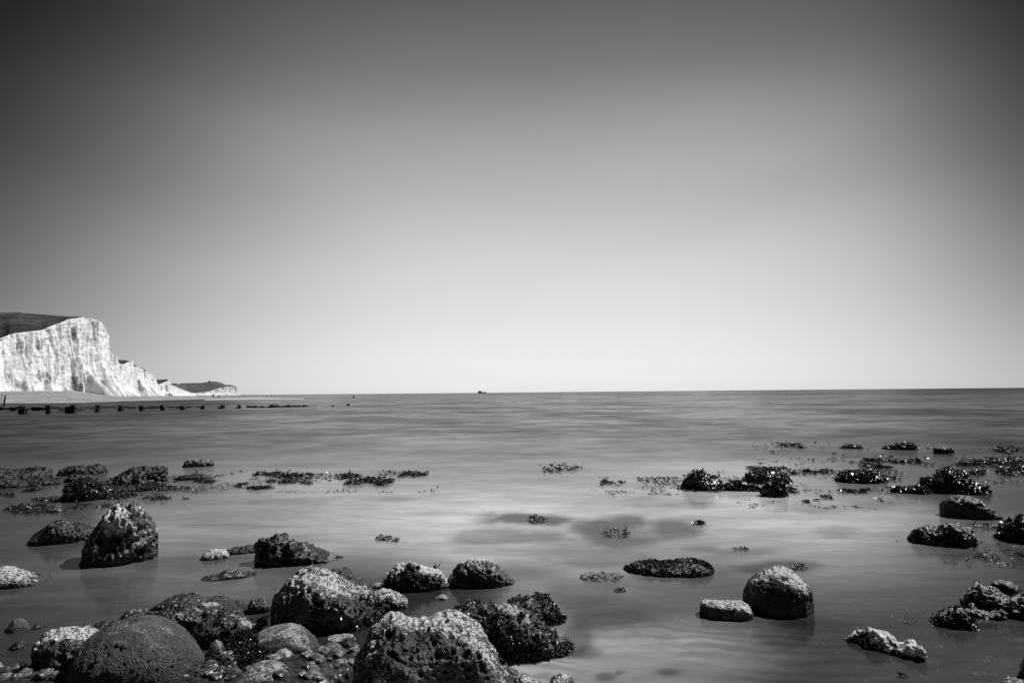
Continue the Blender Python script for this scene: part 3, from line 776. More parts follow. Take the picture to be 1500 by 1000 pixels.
down('dark rolling down behind the long low cliff', lo_, ri_, seed=10, rough=3, mat=M_GRASS_HAZE)

# ------------------------------------------------------------------ timber groyne, posts, boat, people
mt, t, b = new_mat('old_timber'); M_WOOD = mt
pos = t.new('ShaderNodeNewGeometry').outputs['Position']
n1 = t.noise(t.mapping(pos, scale=(4, 4, 0.8)), 2.0, detail=5)
t.put(b.inputs['Base Color'], t.grey(t.smooth(n1, 0.3, 0.7, 0.008, 0.03))); b.inputs['Roughness'].default_value = 0.7

def flat_mat(name, v, rough=0.6):
    mt, t, b = new_mat(name)
    pos = t.new('ShaderNodeNewGeometry').outputs['Position']
    n_ = t.noise(pos, 3.0, detail=4)
    t.put(b.inputs['Base Color'], t.grey(t.smooth(n_, 0.3, 0.7, v * 0.85, v * 1.1))); b.inputs['Roughness'].default_value = rough
    return mt
M_BLACK = flat_mat('black_paint', 0.008); M_WHITE = flat_mat('white_paint', 0.6); M_MID = flat_mat('grey_paint', 0.22)
M_CLOTH = flat_mat('dark_clothing', 0.02, 0.9); M_PALEC = flat_mat('pale_clothing', 0.5, 0.9)
rnd = random.Random(5)

def post_mesh(mb, px, top, base, wpx, lean=0.0, deep=0.5):
    p0 = at(px, base, 0.0); Y = p0[1]; hw = wpx / 2 * Y / F
    zt = at_y(px, top, Y)[2]
    n = len(mb.v)
    mb.box(p0[0] - hw, p0[0] + hw, Y, Y + 2 * hw, -deep, zt * 0.72, 0.96, 0.03, rnd)
    mb.box(p0[0] - hw * 1.12, p0[0] + hw * 1.12, Y - 0.02, Y + 2 * hw, zt * 0.68, zt, 0.8, 0.05, rnd)
    return p0, hw, zt

P1 = [(30.5,594.4,606.6,9,0),(69,594,606.2,6.2,0),(98,595.5,605.4,7,0),(105.5,593.8,605.4,7,0),(141.5,593.4,603.6,6.2,0),(175,593.4,602.4,6,0),(206,593.8,601.6,6,0),(237,593.8,600.8,5.4,0),(266.5,594,600.2,5.6,0),(296,593.9,599.4,5.4,0)]
g0 = at(30, 604, 0)
groyne = empty('groyne', tuple(g0), 'long dark timber groyne with square posts joined by planks, reaching in from the left edge', 'groyne')
ends = []
for (a, tp, bs, wd, l) in P1:
    mb = MB(); p0, hw, zt = post_mesh(mb, a, tp, bs, wd); ends.append((p0, hw, zt)); mb.build('post', M_WOOD, groyne)
def planks(parent, a, b, zlo, zhi, weedy=True, seed=0):
    rr = random.Random(seed); mb = MB()
    a = np.array(a); b = np.array(b); L = np.linalg.norm(b - a); nseg = max(2, int(L / 0.5)); pts = []
    for i in range(nseg):
        t0, t1 = i / nseg, (i + 1) / nseg
        p, q = a + (b - a) * t0, a + (b - a) * t1
        zt = zhi + rr.uniform(-.07, .07); zb = zlo + rr.uniform(-.12, .06)
        n = len(mb.v)
        for P_ in (p, q):
            for dy_, z in ((-.06, zb), (-.06, zt), (.06, zt), (.06, zb)): mb.v.append((P_[0], P_[1] + dy_, z))
        for k in range(4): mb.f.append((n + k, n + (k + 1) % 4, n + 4 + (k + 1) % 4, n + 4 + k))
        mb.f.append((n, n + 3, n + 2, n + 1)); mb.f.append((n + 4, n + 5, n + 6, n + 7))
    return mb.build('plank', M_WOOD, parent)
prev = at(-60, 607.4, 0)
for i, (p0, hw, zt) in enumerate(ends):
    if i == 3: prev = p0; continue
    planks(groyne, prev + [0, 0.25, 0], p0 + [0, hw, 0], 0.34 - 0.015 * i, 0.53 - 0.02 * i, seed=i); prev = p0

P2 = [(373,594.0,597.2,5),(398.5,592.8,597.2,6.5),(422.5,593.2,596.6,5),(445.5,592.9,596.0,5)]
g2 = empty('groyne', tuple(at(373, 597, 0)), 'low broken outer length of groyne, its planks almost awash past the two stumps', 'groyne')
ends = []
for q_ in P2:
    mb = MB(); ends.append(post_mesh(mb, *q_)); mb.build('post', M_WOOD, g2)
prev = at(360, 597.0, 0)
for i, (p0, hw, zt) in enumerate(ends):
    planks(g2, prev + [0, 0.2, 0], p0 + [0, hw, 0], -0.05, 0.16 + (0.1 if i == 2 else 0), seed=20 + i); prev = p0
planks(g2, prev, at(464, 595.4, 0), -0.1, 0.13, seed=30)
def stump(label, q_, stub=None):
    p_ = at(q_[0], q_[2], 0)
    e = empty('groyne_stump', tuple(p_), label, 'post', 'groyne stumps standing alone in the water')
    mb = MB(); post_mesh(mb, *q_); mb.build('post', M_WOOD, e)
    if stub: mb = MB(); post_mesh(mb, *stub); mb.build('plank_stub', M_WOOD, e)
stump('square groyne stump with a plank stub, first alone past the end of the long planking', (325.3,592.9,598.4,4.6), (321,595.6,598.5,3.6))
stump('smaller rounded stump with a plank stub, just short of the broken outer groyne', (349.8,593.4,598.0,4.2), (346,596.6,598.1,3.6))
stump('tiny groyne stump in open water beyond the last planks', (487,593.0,595.2,2.6))
stump('outermost groyne stump, low and flat, farthest right', (509.6,591.9,594.0,4.6))
p_ = at(6, 594.5, 0); e = empty('marker_post', tuple(p_), 'tall leaning dark marker post on the beach at the left edge', 'post')
Y = p_[1]; za = at_y(8, 578.5, Y)[2]
MB().tube([p_ + [0, 0, -.3], at_y(6.3, 588, Y), at_y(8.2, 579, Y)], [.16, .13, .1]).build('post', M_WOOD, e)
MB().tube([at_y(2.2, 590, Y + .3), at_y(2.6, 577, Y + .3)], [.05, .05]).build('brace', M_MID, e)
MB().tube([at_y(2.6, 578, Y + .3), at_y(8.2, 579.5, Y + .1)], [.04, .04]).build('rail', M_MID, e)

# ---- lighthouse on the far hill
Yl = 4380.0; q0 = at_y(307, 559.3, Yl); s_ = Yl / F
e = empty('lighthouse', tuple(q0), 'tiny old lighthouse tower on the far hill', 'lighthouse')
MB().tube([q0 + [0, 0, -6], q0 + [0, 0, 2.4 * s_]], [0.75 * s_, 0.6 * s_], 14).build('tower', M_MID, e)
MB().tube([q0 + [0, 0, 2.4 * s_], q0 + [0, 0, 3.0 * s_], q0 + [0, 0, 3.5 * s_]], [0.42 * s_, 0.42 * s_, 0.05 * s_], 12).build('lantern', M_CLOTH, e)
MB().box(q0[0] - 2.0 * s_, q0[0] - 0.6 * s_, q0[1] - 5, q0[1] + 5, q0[2] - 6, q0[2] + 0.9 * s_).build('keeper_house', M_MID, e)

# ---- boat on the horizon
Yb = 1900.0; a_ = at(699.6, 575.6, 0); xb0 = at_y(699.8, 575, Yb)[0]; xb1 = at_y(712.4, 575, Yb)[0]; Lb = xb1 - xb0
e = empty('boat', (xb0, Yb, 0), 'small dark vessel with a pale deckhouse on the horizon', 'boat')
mb = MB(); st_n = 14
for i in range(st_n + 1):
    u_ = i / st_n; bw = 3.2 * (1 - max(0, u_ - 0.55) ** 2 * 4.6); zt = 2.7 + 0.6 * u_ ** 2
    if i == st_n: bw = 0.15
    x = xb0 + Lb * u_
    for (yy, z) in ((-bw, zt), (-bw * .8, -.6), (bw * .8, -.6), (bw, zt)): mb.v.append((x, Yb + yy, z))
for i in range(st_n):
    for k in range(4): mb.f.append((4 * i + k, 4 * i + (k + 1) % 4, 4 * i + 4 + (k + 1) % 4, 4 * i + 4 + k))
mb.f.append((0, 1, 2, 3)); mb.f.append((4 * st_n + 3, 4 * st_n + 2, 4 * st_n + 1, 4 * st_n))
mb.build('hull', M_BLACK, e)
MB().box(xb0 + .06 * Lb, xb0 + .46 * Lb, Yb - 2.2, Yb + 2.2, 2.7, 5.2, .95).box(xb0 + .12 * Lb, xb0 + .36 * Lb, Yb - 1.8, Yb + 1.8, 5.2, 6.8, .92).build('deckhouse', M_WHITE, e)
MB().tube([(xb0 + .5 * Lb, Yb, 2.5), (xb0 + .5 * Lb, Yb, 8.6)], .2).build('mast', M_MID, e)
MB().tube([(xb0 + .1 * Lb, Yb, 4.6), (xb0 + .1 * Lb, Yb, 10.0)], .18).build('aerial', M_MID, e)
MB().box(xb0 - .005 * Lb, xb0 + .5 * Lb, Yb - 3.26, Yb - 3.22, 2.4, 3.4).build('rail', M_BLACK, e)

# ---- small buoy
q0 = at(519.6, 582.6, 0)
e = empty('buoy', tuple(q0), 'small pale buoy floating off the groyne, below the horizon', 'buoy')
MB().tube([q0 + [0, 0, -.2], q0 + [0, 0, .15], q0 + [0, 0, .45], q0 + [0, 0, .6]], [.3, .42, .34, .1], 12).build('float', M_WHITE, e, smooth=True)
MB().tube([q0 + [-.5, 0, -.1], q0 + [-.45, 0, .5], q0 + [-.45, 0, .9]], [.22, .2, .05], 8).build('topmark', M_CLOTH, e, smooth=True)

# ---- people far off on the sandbar: one continuous skinned body each
def person(label, px, foot, head, pose, mat, group='people on the far beach'):
    d_h = 1.72
    Y = d_h * F / (foot - head)
    p0 = at_y(px, foot, Y)
    J = {'walk': [((0, 0, .93), .15), ((0, 0, 1.2), .15), ((0, 0, 1.42), .17), ((0, 0, 1.54), .06), ((0, 0, 1.66), .11), ((.1, 0, .9), .1), ((.22, -.05, .48), .07), ((.2, 0, .06), .055), ((-.1, 0, .9), .1), ((-.14, -.03, .48), .07), ((-.28, 0, .06), .055),
                  ((.2, 0, 1.4), .07), ((.28, .04, 1.12), .05), ((.34, .0, .86), .04), ((-.2, 0, 1.4), .07), ((-.28, .04, 1.12), .05), ((-.3, 0, .86), .04)],
         'stand': [((0, 0, .93), .16), ((0, 0, 1.2), .15), ((0, 0, 1.42), .17), ((0, 0, 1.54), .06), ((0, 0, 1.66), .11), ((.1, 0, .9), .1), ((.11, 0, .48), .075), ((.12, 0, .06), .06), ((-.1, 0, .9), .1), ((-.11, 0, .48), .075), ((-.12, 0, .06), .06),
                  ((.2, 0, 1.4), .07), ((.27, .04, 1.12), .05), ((.26, .0, .86), .04), ((-.2, 0, 1.4), .07), ((-.27, .04, 1.12), .05), ((-.26, 0, .86), .04)],
         'bend': [((0, 0, .9), .16), ((.14, 0, 1.12), .15), ((.34, 0, 1.3), .17), ((.44, 0, 1.38), .06), ((.56, 0, 1.46), .11), ((.1, 0, .86), .1), ((.12, -.03, .46), .075), ((.08, 0, .06), .06), ((-.1, 0, .86), .1), ((-.16, -.02, .46), .075), ((-.3, 0, .06), .06),
                  ((.42, -.15, 1.24), .07), ((.5, -.2, .98), .05), ((.6, -.2, .76), .04), ((.3, .18, 1.24), .07), ((.36, .24, .98), .05), ((.42, .2, .76), .04)],
         'sit': [((0, 0, .14), .17), ((-.05, 0, .4), .15), ((-.03, 0, .62), .17), ((0, 0, .74), .06), ((.02, 0, .86), .11), ((.1, -.1, .14), .1), ((.42, -.14, .42), .075), ((.7, -.14, .06), .06), ((.1, .1, .14), .1), ((.4, .14, .4), .075), ((.68, .14, .06), .06),
                  ((-.03, -.2, .6), .07), ((.12, -.25, .38), .05), ((.34, -.2, .42), .04), ((-.03, .2, .6), .07), ((.1, .25, .38), .05), ((.32, .2, .42), .04)]}[pose]
    E = [(0, 1), (1, 2), (2, 3), (3, 4), (0, 5), (5, 6), (6, 7), (0, 8), (8, 9), (9, 10), (2, 11), (11, 12), (12, 13), (2, 14), (14, 15), (15, 16)]
    me = bpy.data.meshes.new('person'); me.from_pydata([j[0] for j in J], E, []); me.update()
    o = bpy.data.objects.new('person', me); COL.objects.link(o); o.location = tuple(p0)
    md = o.modifiers.new('skin', 'SKIN'); o.modifiers.new('sub', 'SUBSURF').levels = 1
    for i, j in enumerate(J):
        me.skin_vertices[0].data[i].radius = (j[1], j[1])
    me.skin_vertices[0].data[0].use_root = True
    me.materials.append(mat); tag(o, label, 'person', group)
def ready(o): pass
person('person in dark clothes standing upright on the sandbar below the far white headland', 312.4, 582.8, 576.3, 'stand', M_CLOTH)
person('person in dark clothes leaning forward, just right of the upright figure under the far headland', 320.6, 583.2, 577.0, 'bend', M_CLOTH)
person('tallest dark figure at the right tip of the sandbar', 397.4, 582.0, 577.9, 'stand', M_CLOTH)
person('small dark figure bending beside the tallest one at the sandbar tip', 402.8, 582.1, 578.6, 'bend', M_CLOTH)
person('small dark figure walking just left of the tallest one at the sandbar tip', 391.2, 581.9, 578.8, 'walk', M_CLOTH)
person('faint dark figure walking midway along the sandbar', 357.8, 581.8, 578.4, 'walk', M_CLOTH)
person('person in pale clothes sitting on the shingle below the tallest cliff', 70.0, 583.6, 575.4, 'sit', M_PALEC)

# ------------------------------------------------------------------ boulders standing in the water, left
rock('boulder', 'tall pitted boulder with a pale lichen-like crust on its upper left, standing in calm water', [(118,828),(120,806),(126,792),(134,781),(143,768),(150,757),(158,746),(168,737),(180,732.5),(192,734),(205,740),(217,750),(225,761),(230,773),(233,788),(233,805),(232,828)], 829, 'pitted', None, depth=.85, c=.3, pale=.14, up=.1, nz=.6, blobs=[(166,758,28,.9,1.1),(160,770,18,.4),(178,740,14,.4),(200,800,30,.12),(195,752,18,-.7,1.8),(140,815,30,-.4),(210,830,30,-.3)], dents=[(198,752,13,.04),(150,795,16,.03),(178,790,14,.03)], seed=101, key='tall', amp=1.0)
rock('boulder', 'dark hump-backed rock just left of the tall pitted boulder', [(38,796),(42,788),(50,783),(58,778),(70,767),(83,760),(95,759.5),(107,762),(118,763),(128,768),(136,771),(142,780),(144,797)], 797, 'barnacle', M_DARK, depth=.7, pale=-.25, nz=.4, seed=102)
rock('boulder', 'pale crusted wedge of rock cut by the left edge, tapering to the right', [(-40,838),(-15,832),(5,829),(25,829),(35,832),(48,840),(58,846),(66,850),(75,853)], 862, 'barnacle', None, depth=.8, pale=.42, up=.3, nz=.5, blobs=[(37,853,6,-1.0)], seed=103, slant=-.1)
rock('stone', 'small grey cone-shaped stone alone in the water near the left edge', [(7,925),(12,915),(20,906),(28,903.5),(36,906),(42,912),(47,923)], 926, 'smooth', M_GREY, depth=.9, pale=.15, seed=104, cat='stone')
rock('stone', 'small flat black stone beside the grey cone-shaped one', [(44,921),(52,914),(60,912),(66,916),(68,920)], 921, 'rugged', None, depth=.7, pale=-.3, seed=134, cat='stone')
rock('stone', 'little black wet stone left of the foreground boulders', [(10,952),(17,944),(25,938.5),(34,938),(41,942),(42,951)], 952, 'rugged', None, depth=.8, pale=-.25, seed=105, cat='stone')
rock('stone', 'rounded grey cobble cut by the left edge near the bottom', [(-22,1000),(-18,978),(-8,967),(2,969),(9,980),(12,992),(9,1003)], 1004, 'smooth', M_PEB, depth=.9, pale=.25, seed=106, cat='stone')
rock('rock', 'low white-crusted rock awash behind the grey flat one', [(292,817),(298,810),(308,804.5),(320,803),(331,804),(336,811),(338,818)], 820, 'barnacle', None, depth=.7, pale=.55, seed=107)
rock('rock', 'low flat dark tongue of rock right of the white-crusted one', [(326,812),(332,804),(345,800),(360,798.5),(374,797),(380,803),(382,808)], 812, 'barnacle', M_DARK, depth=.5, pale=-.25, seed=108)
rock('rock', 'long flat dark rock awash in front of the white-crusted one', [(294,847),(306,842),(318,840),(330,834.5),(345,832.5),(360,835),(370,839),(377,846)], 849, 'barnacle', M_DARK, depth=.5, pale=-.02, seed=109)
r = rock('boulder', 'rugged black rock with a stepped ridge sloping down to the right', [(373,823),(374,800),(377,786),(385,781),(397,780),(408,779.5),(420,783),(433,788),(447,794),(458,797),(466,801),(478,808),(488,814),(500,822),(502,827)], 829, 'rugged', None, depth=.6, c=.2, pale=-.12, nz=.5, up=.3, blobs=[(388,803,9,.5),(392,812,8,.4),(430,783,14,.2),(478,820,12,.35),(405,815,6,.4)], seed=110, key='rugged')
rock('rock', 'low dark back of rock behind the big grey central boulder', [(470,845),(490,832),(505,832),(520,840),(535,851),(548,862),(556,870)], 872, 'barnacle', M_DARK, depth=.6, pale=-.3, seed=111)

# far left ledges
G = 'dark rock ledges in the left shallows'
rock('ledge', 'dark knobbly ledge cut by the left edge, farthest out', [(-40,694),(-25,687),(0,685.5),(12,687),(25,688.5),(38,687.5),(44,684.5),(55,684),(66,684),(75,687),(78,693),(78,700)], 709, 'rugged', None, depth=.8, pale=-.55, seed=112, group=G, blobs=[(33,691,5,.4),(70,692,5,.35)])
rock('ledge', 'dark ledge with a humped skyline right of the leftmost ledge', [(83,695),(87,688),(97,685),(108,681.5),(118,681),(126,683),(134,680),(146,679),(155,682),(159,690)], 696, 'rugged', None, depth=.6, pale=-.55, seed=113, group=G)
rock('ledge', 'low black slab in front of the humped ledge', [(93,704),(102,696),(118,693),(132,693),(140,699),(144,704)], 706, 'rugged', None, depth=.6, pale=-.55, seed=114, group=G, blobs=[(123,694,10,.25)])
rock('ledge', 'long dark ledge rising to the right behind the tall pitted boulder', [(134,712),(150,702),(165,700),(172,694),(184,690),(192,686),(205,684),(222,683),(238,682),(247,685),(251,692),(249,700),(246,706)], 711, 'rugged', None, depth=.6, pale=-.55, seed=115, group=G, blobs=[(212,697,8,.4,1.6),(222,704,5,.4)])
rock('ledge', 'low flat dark shelf in front of the leftmost ledge', [(-30,706),(-10,700),(15,699),(40,701),(62,698),(85,699),(100,703),(112,707)], 713, 'rugged', None, depth=.6, pale=-.55, seed=190, group=G, amp=1.2)
rock('ledge', 'low weedy shelf between the big sparkling mound and the long rising ledge', [(146,716),(160,711),(178,709),(200,710),(222,708),(240,711),(250,715)], 720, 'rugged', None, depth=.6, pale=-.55, seed=191, group=G, key='shelf')
weed_on('shelf', 1500, 12, length=(.02, .05), width=.008)
rock('rock', 'lone low crusted rock standing clear in the water right of the ledges', [(267,683),(270,676),(276,672.5),(285,671.5),(295,672.5),(303,674),(312,673.5),(315,678),(314,682)], 684, 'rugged', None, depth=.6, pale=.06, seed=116, key='lone', nz=.5)
rock('rock', 'flat dark rock barely above the water below the lone crusted rock', [(257,702),(262,697),(272,695),(288,693),(302,693.5),(310,697),(312,701)], 703, 'barnacle', M_DARK, depth=.5, pale=-.55, seed=117)
rock('rock', 'small low grey stone among floating weed left of the tall pitted boulder', [(67,748),(76,744),(85,742.5),(92,746),(97,749)], 750, 'barnacle', M_DARK, depth=.7, pale=-.05, seed=118)

# ------------------------------------------------------------------ foreground boulders
rock('boulder', 'largest smooth rounded dark grey boulder in the left foreground', [(96,1030),(97,1005),(99,975),(105,960),(115,945),(130,930),(148,917),(165,908),(185,902),(205,899),(225,899),(243,902),(260,908),(275,918),(288,932),(297,947),(302,965),(304,985),(302,1010),(300,1030)], 1040, 'grainy', None, depth=.95, c=.42, n=2.5, pale=.02, up=.22, nz=.28, blobs=[(250,918,10,.4,1.6),(230,960,60,.08),(150,985,50,-.25),(190,912,26,.14,2)], seed=120, key='round', bury=.1)
rock('boulder', 'blocky boulder with a pale top and black face behind the largest rounded one', [(43,995),(44,968),(47,948),(54,935),(66,925),(85,920),(105,916),(125,914),(142,917),(158,924),(170,935),(175,955)], 1000, 'barnacle', None, depth=.8, c=.35, n=2.6, pale=-.05, up=.55, nz=.3, blobs=[(110,922,40,.35,1.6),(80,965,36,-.7)], seed=121, key='blocky')
rock('stone', 'dark stone peeking up behind the blocky pale-topped boulder', [(134,919),(142,911),(155,907.5),(168,908),(176,915),(178,922)], 924, 'barnacle', M_DARK, depth=.8, pale=.0, seed=122, cat='stone')
rock('stone', 'low dark flat stone behind the left shoulder of the largest rounded boulder', [(174,905),(184,895),(198,890),(212,888),(222,893),(226,904)], 908, 'barnacle', M_DARK, depth=.7, pale=.0, seed=123, cat='stone')
rock('boulder', 'broad dark weed-skinned boulder with a white patch near its top', [(196,912),(208,897),(222,887),(236,878),(252,871.5),(268,868),(285,869),(300,873),(312,872),(325,871.5),(336,874),(346,881),(358,887),(367,894),(371,902)], 925, 'barnacle', M_DARK, depth=.75, c=.3, pale=-.22, nz=.3, blobs=[(309,881,11,1.0,1.4),(294,889,8,.8,1.4),(352,886,8,.6,1.5),(272,898,14,.3,1.8),(325,890,16,.25)], dents=[(300,897,7,.03)], seed=124, key='broad')
rock('boulder', 'dark undercut boulder with a white right shoulder in front of the weed-skinned one', [(272,930),(283,916),(297,906),(315,900),(330,894.5),(342,897),(355,900.5),(368,905),(376,911),(377,920),(370,932)], 948, 'barnacle', M_DARK, depth=.75, c=.5, pale=-.22, nz=.25, up=.2, blobs=[(366,907,10,1.1,1.3),(352,899,9,.9,1.6)], seed=125, key='undercut')
rock('stone', 'round black mussel-covered stone between the weed-skinned boulder and the big central one', [(361,897),(363,886),(370,877),(381,872.5),(391,876),(398,884),(400,896)], 899, 'barnacle', M_DARK, depth=.9, pale=-.1, seed=126, cat='stone')
rock('boulder', 'big central boulder with a pale crusted top and dark weedy right flank', [(397,905),(397.5,888),(400,872),(408,858),(420,845),(432,835),(444,828),(456,825),(467,828),(478,833),(490,839),(503,846),(516,853),(530,860),(543,864),(556,872),(568,884),(577,897),(579,908)], 928, 'barnacle', None, depth=.8, c=.35, n=2.2, pale=.34, up=.25, nz=.45, blobs=[(450,842,24,.3,1.4),(500,858,26,.25,1.5),(480,880,20,.25,2),(545,885,24,-.7,1.2),(520,900,40,-.6,1.5),(440,905,36,-.6,1.4),(405,885,14,-.35),(425,860,14,.1)], dents=[(458,872,7,.03),(464,878,6,.025),(532,872,4,.02),(430,885,10,.02)], seed=127, key='central', amp=1.0)
rock('boulder', 'pale knobbed boulder end tucked against the right of the big central one', [(538,875),(548,866),(560,862),(575,863),(588,868),(597,877),(601,887),(598,897)], 900, 'barnacle', None, depth=.9, c=.3, pale=.22, up=.5, seed=128, blobs=[(572,876,8,-.6),(590,873,5,.3)], key='knob')
rock('boulder', 'white-topped pitted rock with a skirt of weed, left of the domed dark rock', [(562,862),(565,848),(570,838),(577,829),(588,823.5),(600,821),(612,824),(622,828),(632,832),(645,837),(655,843),(664,850),(668,860)], 866, 'pitted', None, depth=.65, c=.25, pale=.62, up=.4, nz=.3, blobs=[(603,826,8,-1.2),(616,829,4,-1.2),(600,860,30,-1.1,1.8),(640,860,22,-.8,1.4),(570,848,8,-.5)], seed=129, key='skirt', amp=.9)
rock('boulder', 'domed dark rock with a crusted ridge, right of the white-topped pitted rock', [(655,856),(660,842),(667,832),(676,824),(688,819.5),(702,818),(716,820),(728,826),(738,834),(746,841),(752,850),(754,858)], 862, 'pitted', None, depth=.65, c=.3, pale=.2, up=.35, nz=.4, blobs=[(700,822,22,.25,1.6),(700,855,50,-.5,1.6),(725,838,6,.3)], seed=130, key='domed', amp=.8)
rock('stone', 'small pale stone awash between the two rocks and the big front boulder', [(638,877),(643,871),(649,869.5),(655,873),(658,877)], 878, 'smooth', M_PEB, depth=.9, pale=.4, seed=131, cat='stone')
rock('stone', 'tiny pale wet stone in the channel behind the big front boulder', [(544,857),(549,853),(556,852),(562,855),(566,859)], 861, 'smooth', M_PEB, depth=.9, pale=.3, seed=133, cat='stone')
rock('boulder', 'biggest front boulder, saddle-topped and crusted white on the right, at the bottom edge', [(514,1040),(515,1000),(517,978),(523,955),(532,938),(545,918),(558,904),(570,897),(582,895.5),(595,898),(610,901),(625,900.5),(640,897.5),(655,895.5),(668,896),(682,900),(697,907),(709,917),(718,930),(728,944),(738,957),(748,972),(755,988),(760,1005),(762,1040)], 1045, 'barnacle', None, depth=.8, c=.42, n=2.3, pale=.36, up=.2, nz=.45, blobs=[(600,935,42,-1.0,1.2),(560,925,30,-.5),(570,960,34,-.35),(640,900,30,.3,2.4),(690,940,40,.3,1.2),(660,990,55,-.75,1.6),(725,970,26,.2),(680,932,10,-.9,1.8),(520,985,14,-.4),(560,985,16,.25,2)], dents=[(600,930,34,.05),(680,932,12,.045),(705,940,6,.03),(712,946,7,.02),(650,985,30,.03)], seed=132, key='front', bury=.1)
rock('boulder', 'weed-draped black boulder with a bare white shoulder, right of the biggest front one', [(658,910),(665,896),(675,886),(688,881),(702,881),(715,879.5),(728,878.5),(742,881),(758,885),(772,889),(786,897),(798,907),(810,920),(820,936),(830,950),(836,963)], 970, 'rugged', None, depth=.7, c=.35, n=2.2, pale=-.35, up=.2, nz=.25, blobs=[(750,890,14,1.3,1.8),(772,900,12,1.2,1.4)], seed=135, key='draped', amp=.6)
rock('boulder', 'smooth dark boulder behind the weed-draped one, dotted with mussels', [(736,886),(746,876),(760,871),(775,869.5),(790,871),(803,876),(813,885),(820,896),(826,906),(827,915)], 918, 'barnacle', M_DARK, depth=.8, c=.3, pale=-.2, nz=.3, seed=136, key='behind')
rock('boulder', 'flat-topped veined cobble boulder in the middle of the foreground stones', [(362,955),(366,938),(378,924),(395,916),(410,912),(425,910.5),(440,913),(452,921),(462,932),(468,944),(472,958)], 968, 'smooth', M_COBB, depth=.9, c=.3, pale=.22, up=.35, nz=.5, seed=137, key='veined', blobs=[(400,950,22,-.4,1.6)])
rock('boulder', 'large banded grey cobble at the bottom edge, left of the biggest front boulder', [(338,1020),(343,1000),(352,985),(366,974),(382,967),(398,964),(412,967),(425,976),(434,988),(440,1003),(442,1020)], 1030, 'smooth', M_COBB, depth=.9, c=.4, n=2.1, pale=.2, up=.4, nz=.45, seed=138, key='banded', blobs=[(415,975,14,.3)])
rock('stone', 'round dark grey pebble next to the right side of the largest rounded boulder', [(303,972),(304,952),(309,942),(317,936),(325,939),(330,948),(333,960),(332,974)], 978, 'smooth', M_PEB, depth=.95, pale=.12, c=.4, seed=139, cat='stone')
rock('stone', 'small round pebble right of the dark grey one', [(328,958),(330,947),(336,941),(342,943),(346,951),(347,960)], 962, 'smooth', M_PEB, depth=.95, pale=.25, c=.4, seed=140, cat='stone')
rock('stone', 'smooth pale egg-shaped cobble below the veined boulder', [(398,966),(402,956),(410,950),(418,948),(426,952),(432,960),(435,970),(433,976)], 978, 'smooth', M_PEB, depth=.95, pale=.42, c=.4, seed=141, cat='stone')
rock('stone', 'shiny wet dome of stone in the puddle right of the veined boulder', [(466,958),(470,948),(480,941),(491,939),(500,944),(506,953),(508,962)], 963, 'smooth', M_PEB, depth=.9, pale=.0, seed=142, cat='stone')
rock('stone', 'black wet stone in the puddle below the shiny dome', [(452,990),(458,977),(470,970),(484,968),(495,974),(501,986),(502,996)], 998, 'rugged', M_DARK, depth=.9, pale=-.3, seed=143, cat='stone', amp=.5)
rock('stone', 'pale striped pebble near the bottom edge beside the banded cobble', [(438,1006),(443,990),(452,984),(462,986),(470,995),(472,1008)], 1012, 'smooth', M_PEB, depth=.9, pale=.35, seed=144, cat='stone')
rock('stone', 'flat pale sliver of stone against the foot of the big central boulder', [(480,937),(490,932),(503,931),(512,934),(518,938)], 939, 'smooth', M_PEB, depth=.8, pale=.45, seed=145, cat='stone')
rock('stone', 'black angular stone lodged between the central and the biggest front boulder', [(496,945),(502,936),(511,933),(518,940),(524,946)], 948, 'rugged', M_DARK, depth=.9, pale=-.2, seed=146, cat='stone')
rock('stone', 'small grey wet stone at the bottom left, topmost of its little heap', [(44,992),(48,980),(56,975.5),(64,979),(70,988)], 992, 'rugged', M_GREY, depth=.9, pale=.0, seed=147, cat='stone', amp=.5)
rock('stone', 'veined grey stone under the topmost one at the bottom left', [(30,1015),(38,996),(50,988),(64,989),(76,997),(82,1015)], 1018, 'smooth', M_COBB, depth=.9, pale=.1, seed=148, cat='stone')
rock('stone', 'white-cornered stone against the foot of the largest rounded boulder, bottom left', [(74,1008),(80,991),(90,985),(98,983),(101,992),(102,1008)], 1012, 'rugged', M_COBB, depth=.9, pale=.35, seed=149, cat='stone', amp=.4)
rock('stone', 'low dark pebble at the very bottom left corner', [(5,1010),(10,996),(20,993),(28,998),(32,1010)], 1014, 'smooth', M_PEB, depth=.9, pale=.1, seed=150, cat='stone')
rock('stone', 'grey stone at the bottom edge in front of the largest rounded boulder', [(186,1016),(195,995),(212,989),(230,990),(246,996),(256,1016)], 1022, 'grainy', M_GREY, depth=.9, pale=.08, seed=151, cat='stone')
rock('stone', 'pale stone at the bottom edge right of the grey one under the rounded boulder', [(262,1016),(272,996),(288,992),(304,996),(312,1014)], 1020, 'smooth', M_PEB, depth=.9, pale=.2, seed=152, cat='stone')
rock('stone', 'pale crusted stone at the bottom edge right of the biggest front boulder', [(800,1018),(804,998),(810,989),(822,985),(834,987),(841,995),(843,1015)], 1020, 'barnacle', None, depth=.9, pale=.2, up=.5, seed=153, cat='stone')
rock('stone', 'low crusted stone touching the right foot of the biggest front boulder', [(748,1012),(756,990),(768,985),(780,990),(796,1000),(806,1014)], 1020, 'barnacle', None, depth=.8, pale=.1, up=.5, seed=154, cat='stone')
rock('stone', 'little pebble wedged low between the rounded boulder and the weed', [(297,985),(300,973),(306,969),(311,976),(312,986)], 988, 'smooth', M_PEB, depth=.9, pale=.05, seed=155, cat='stone')

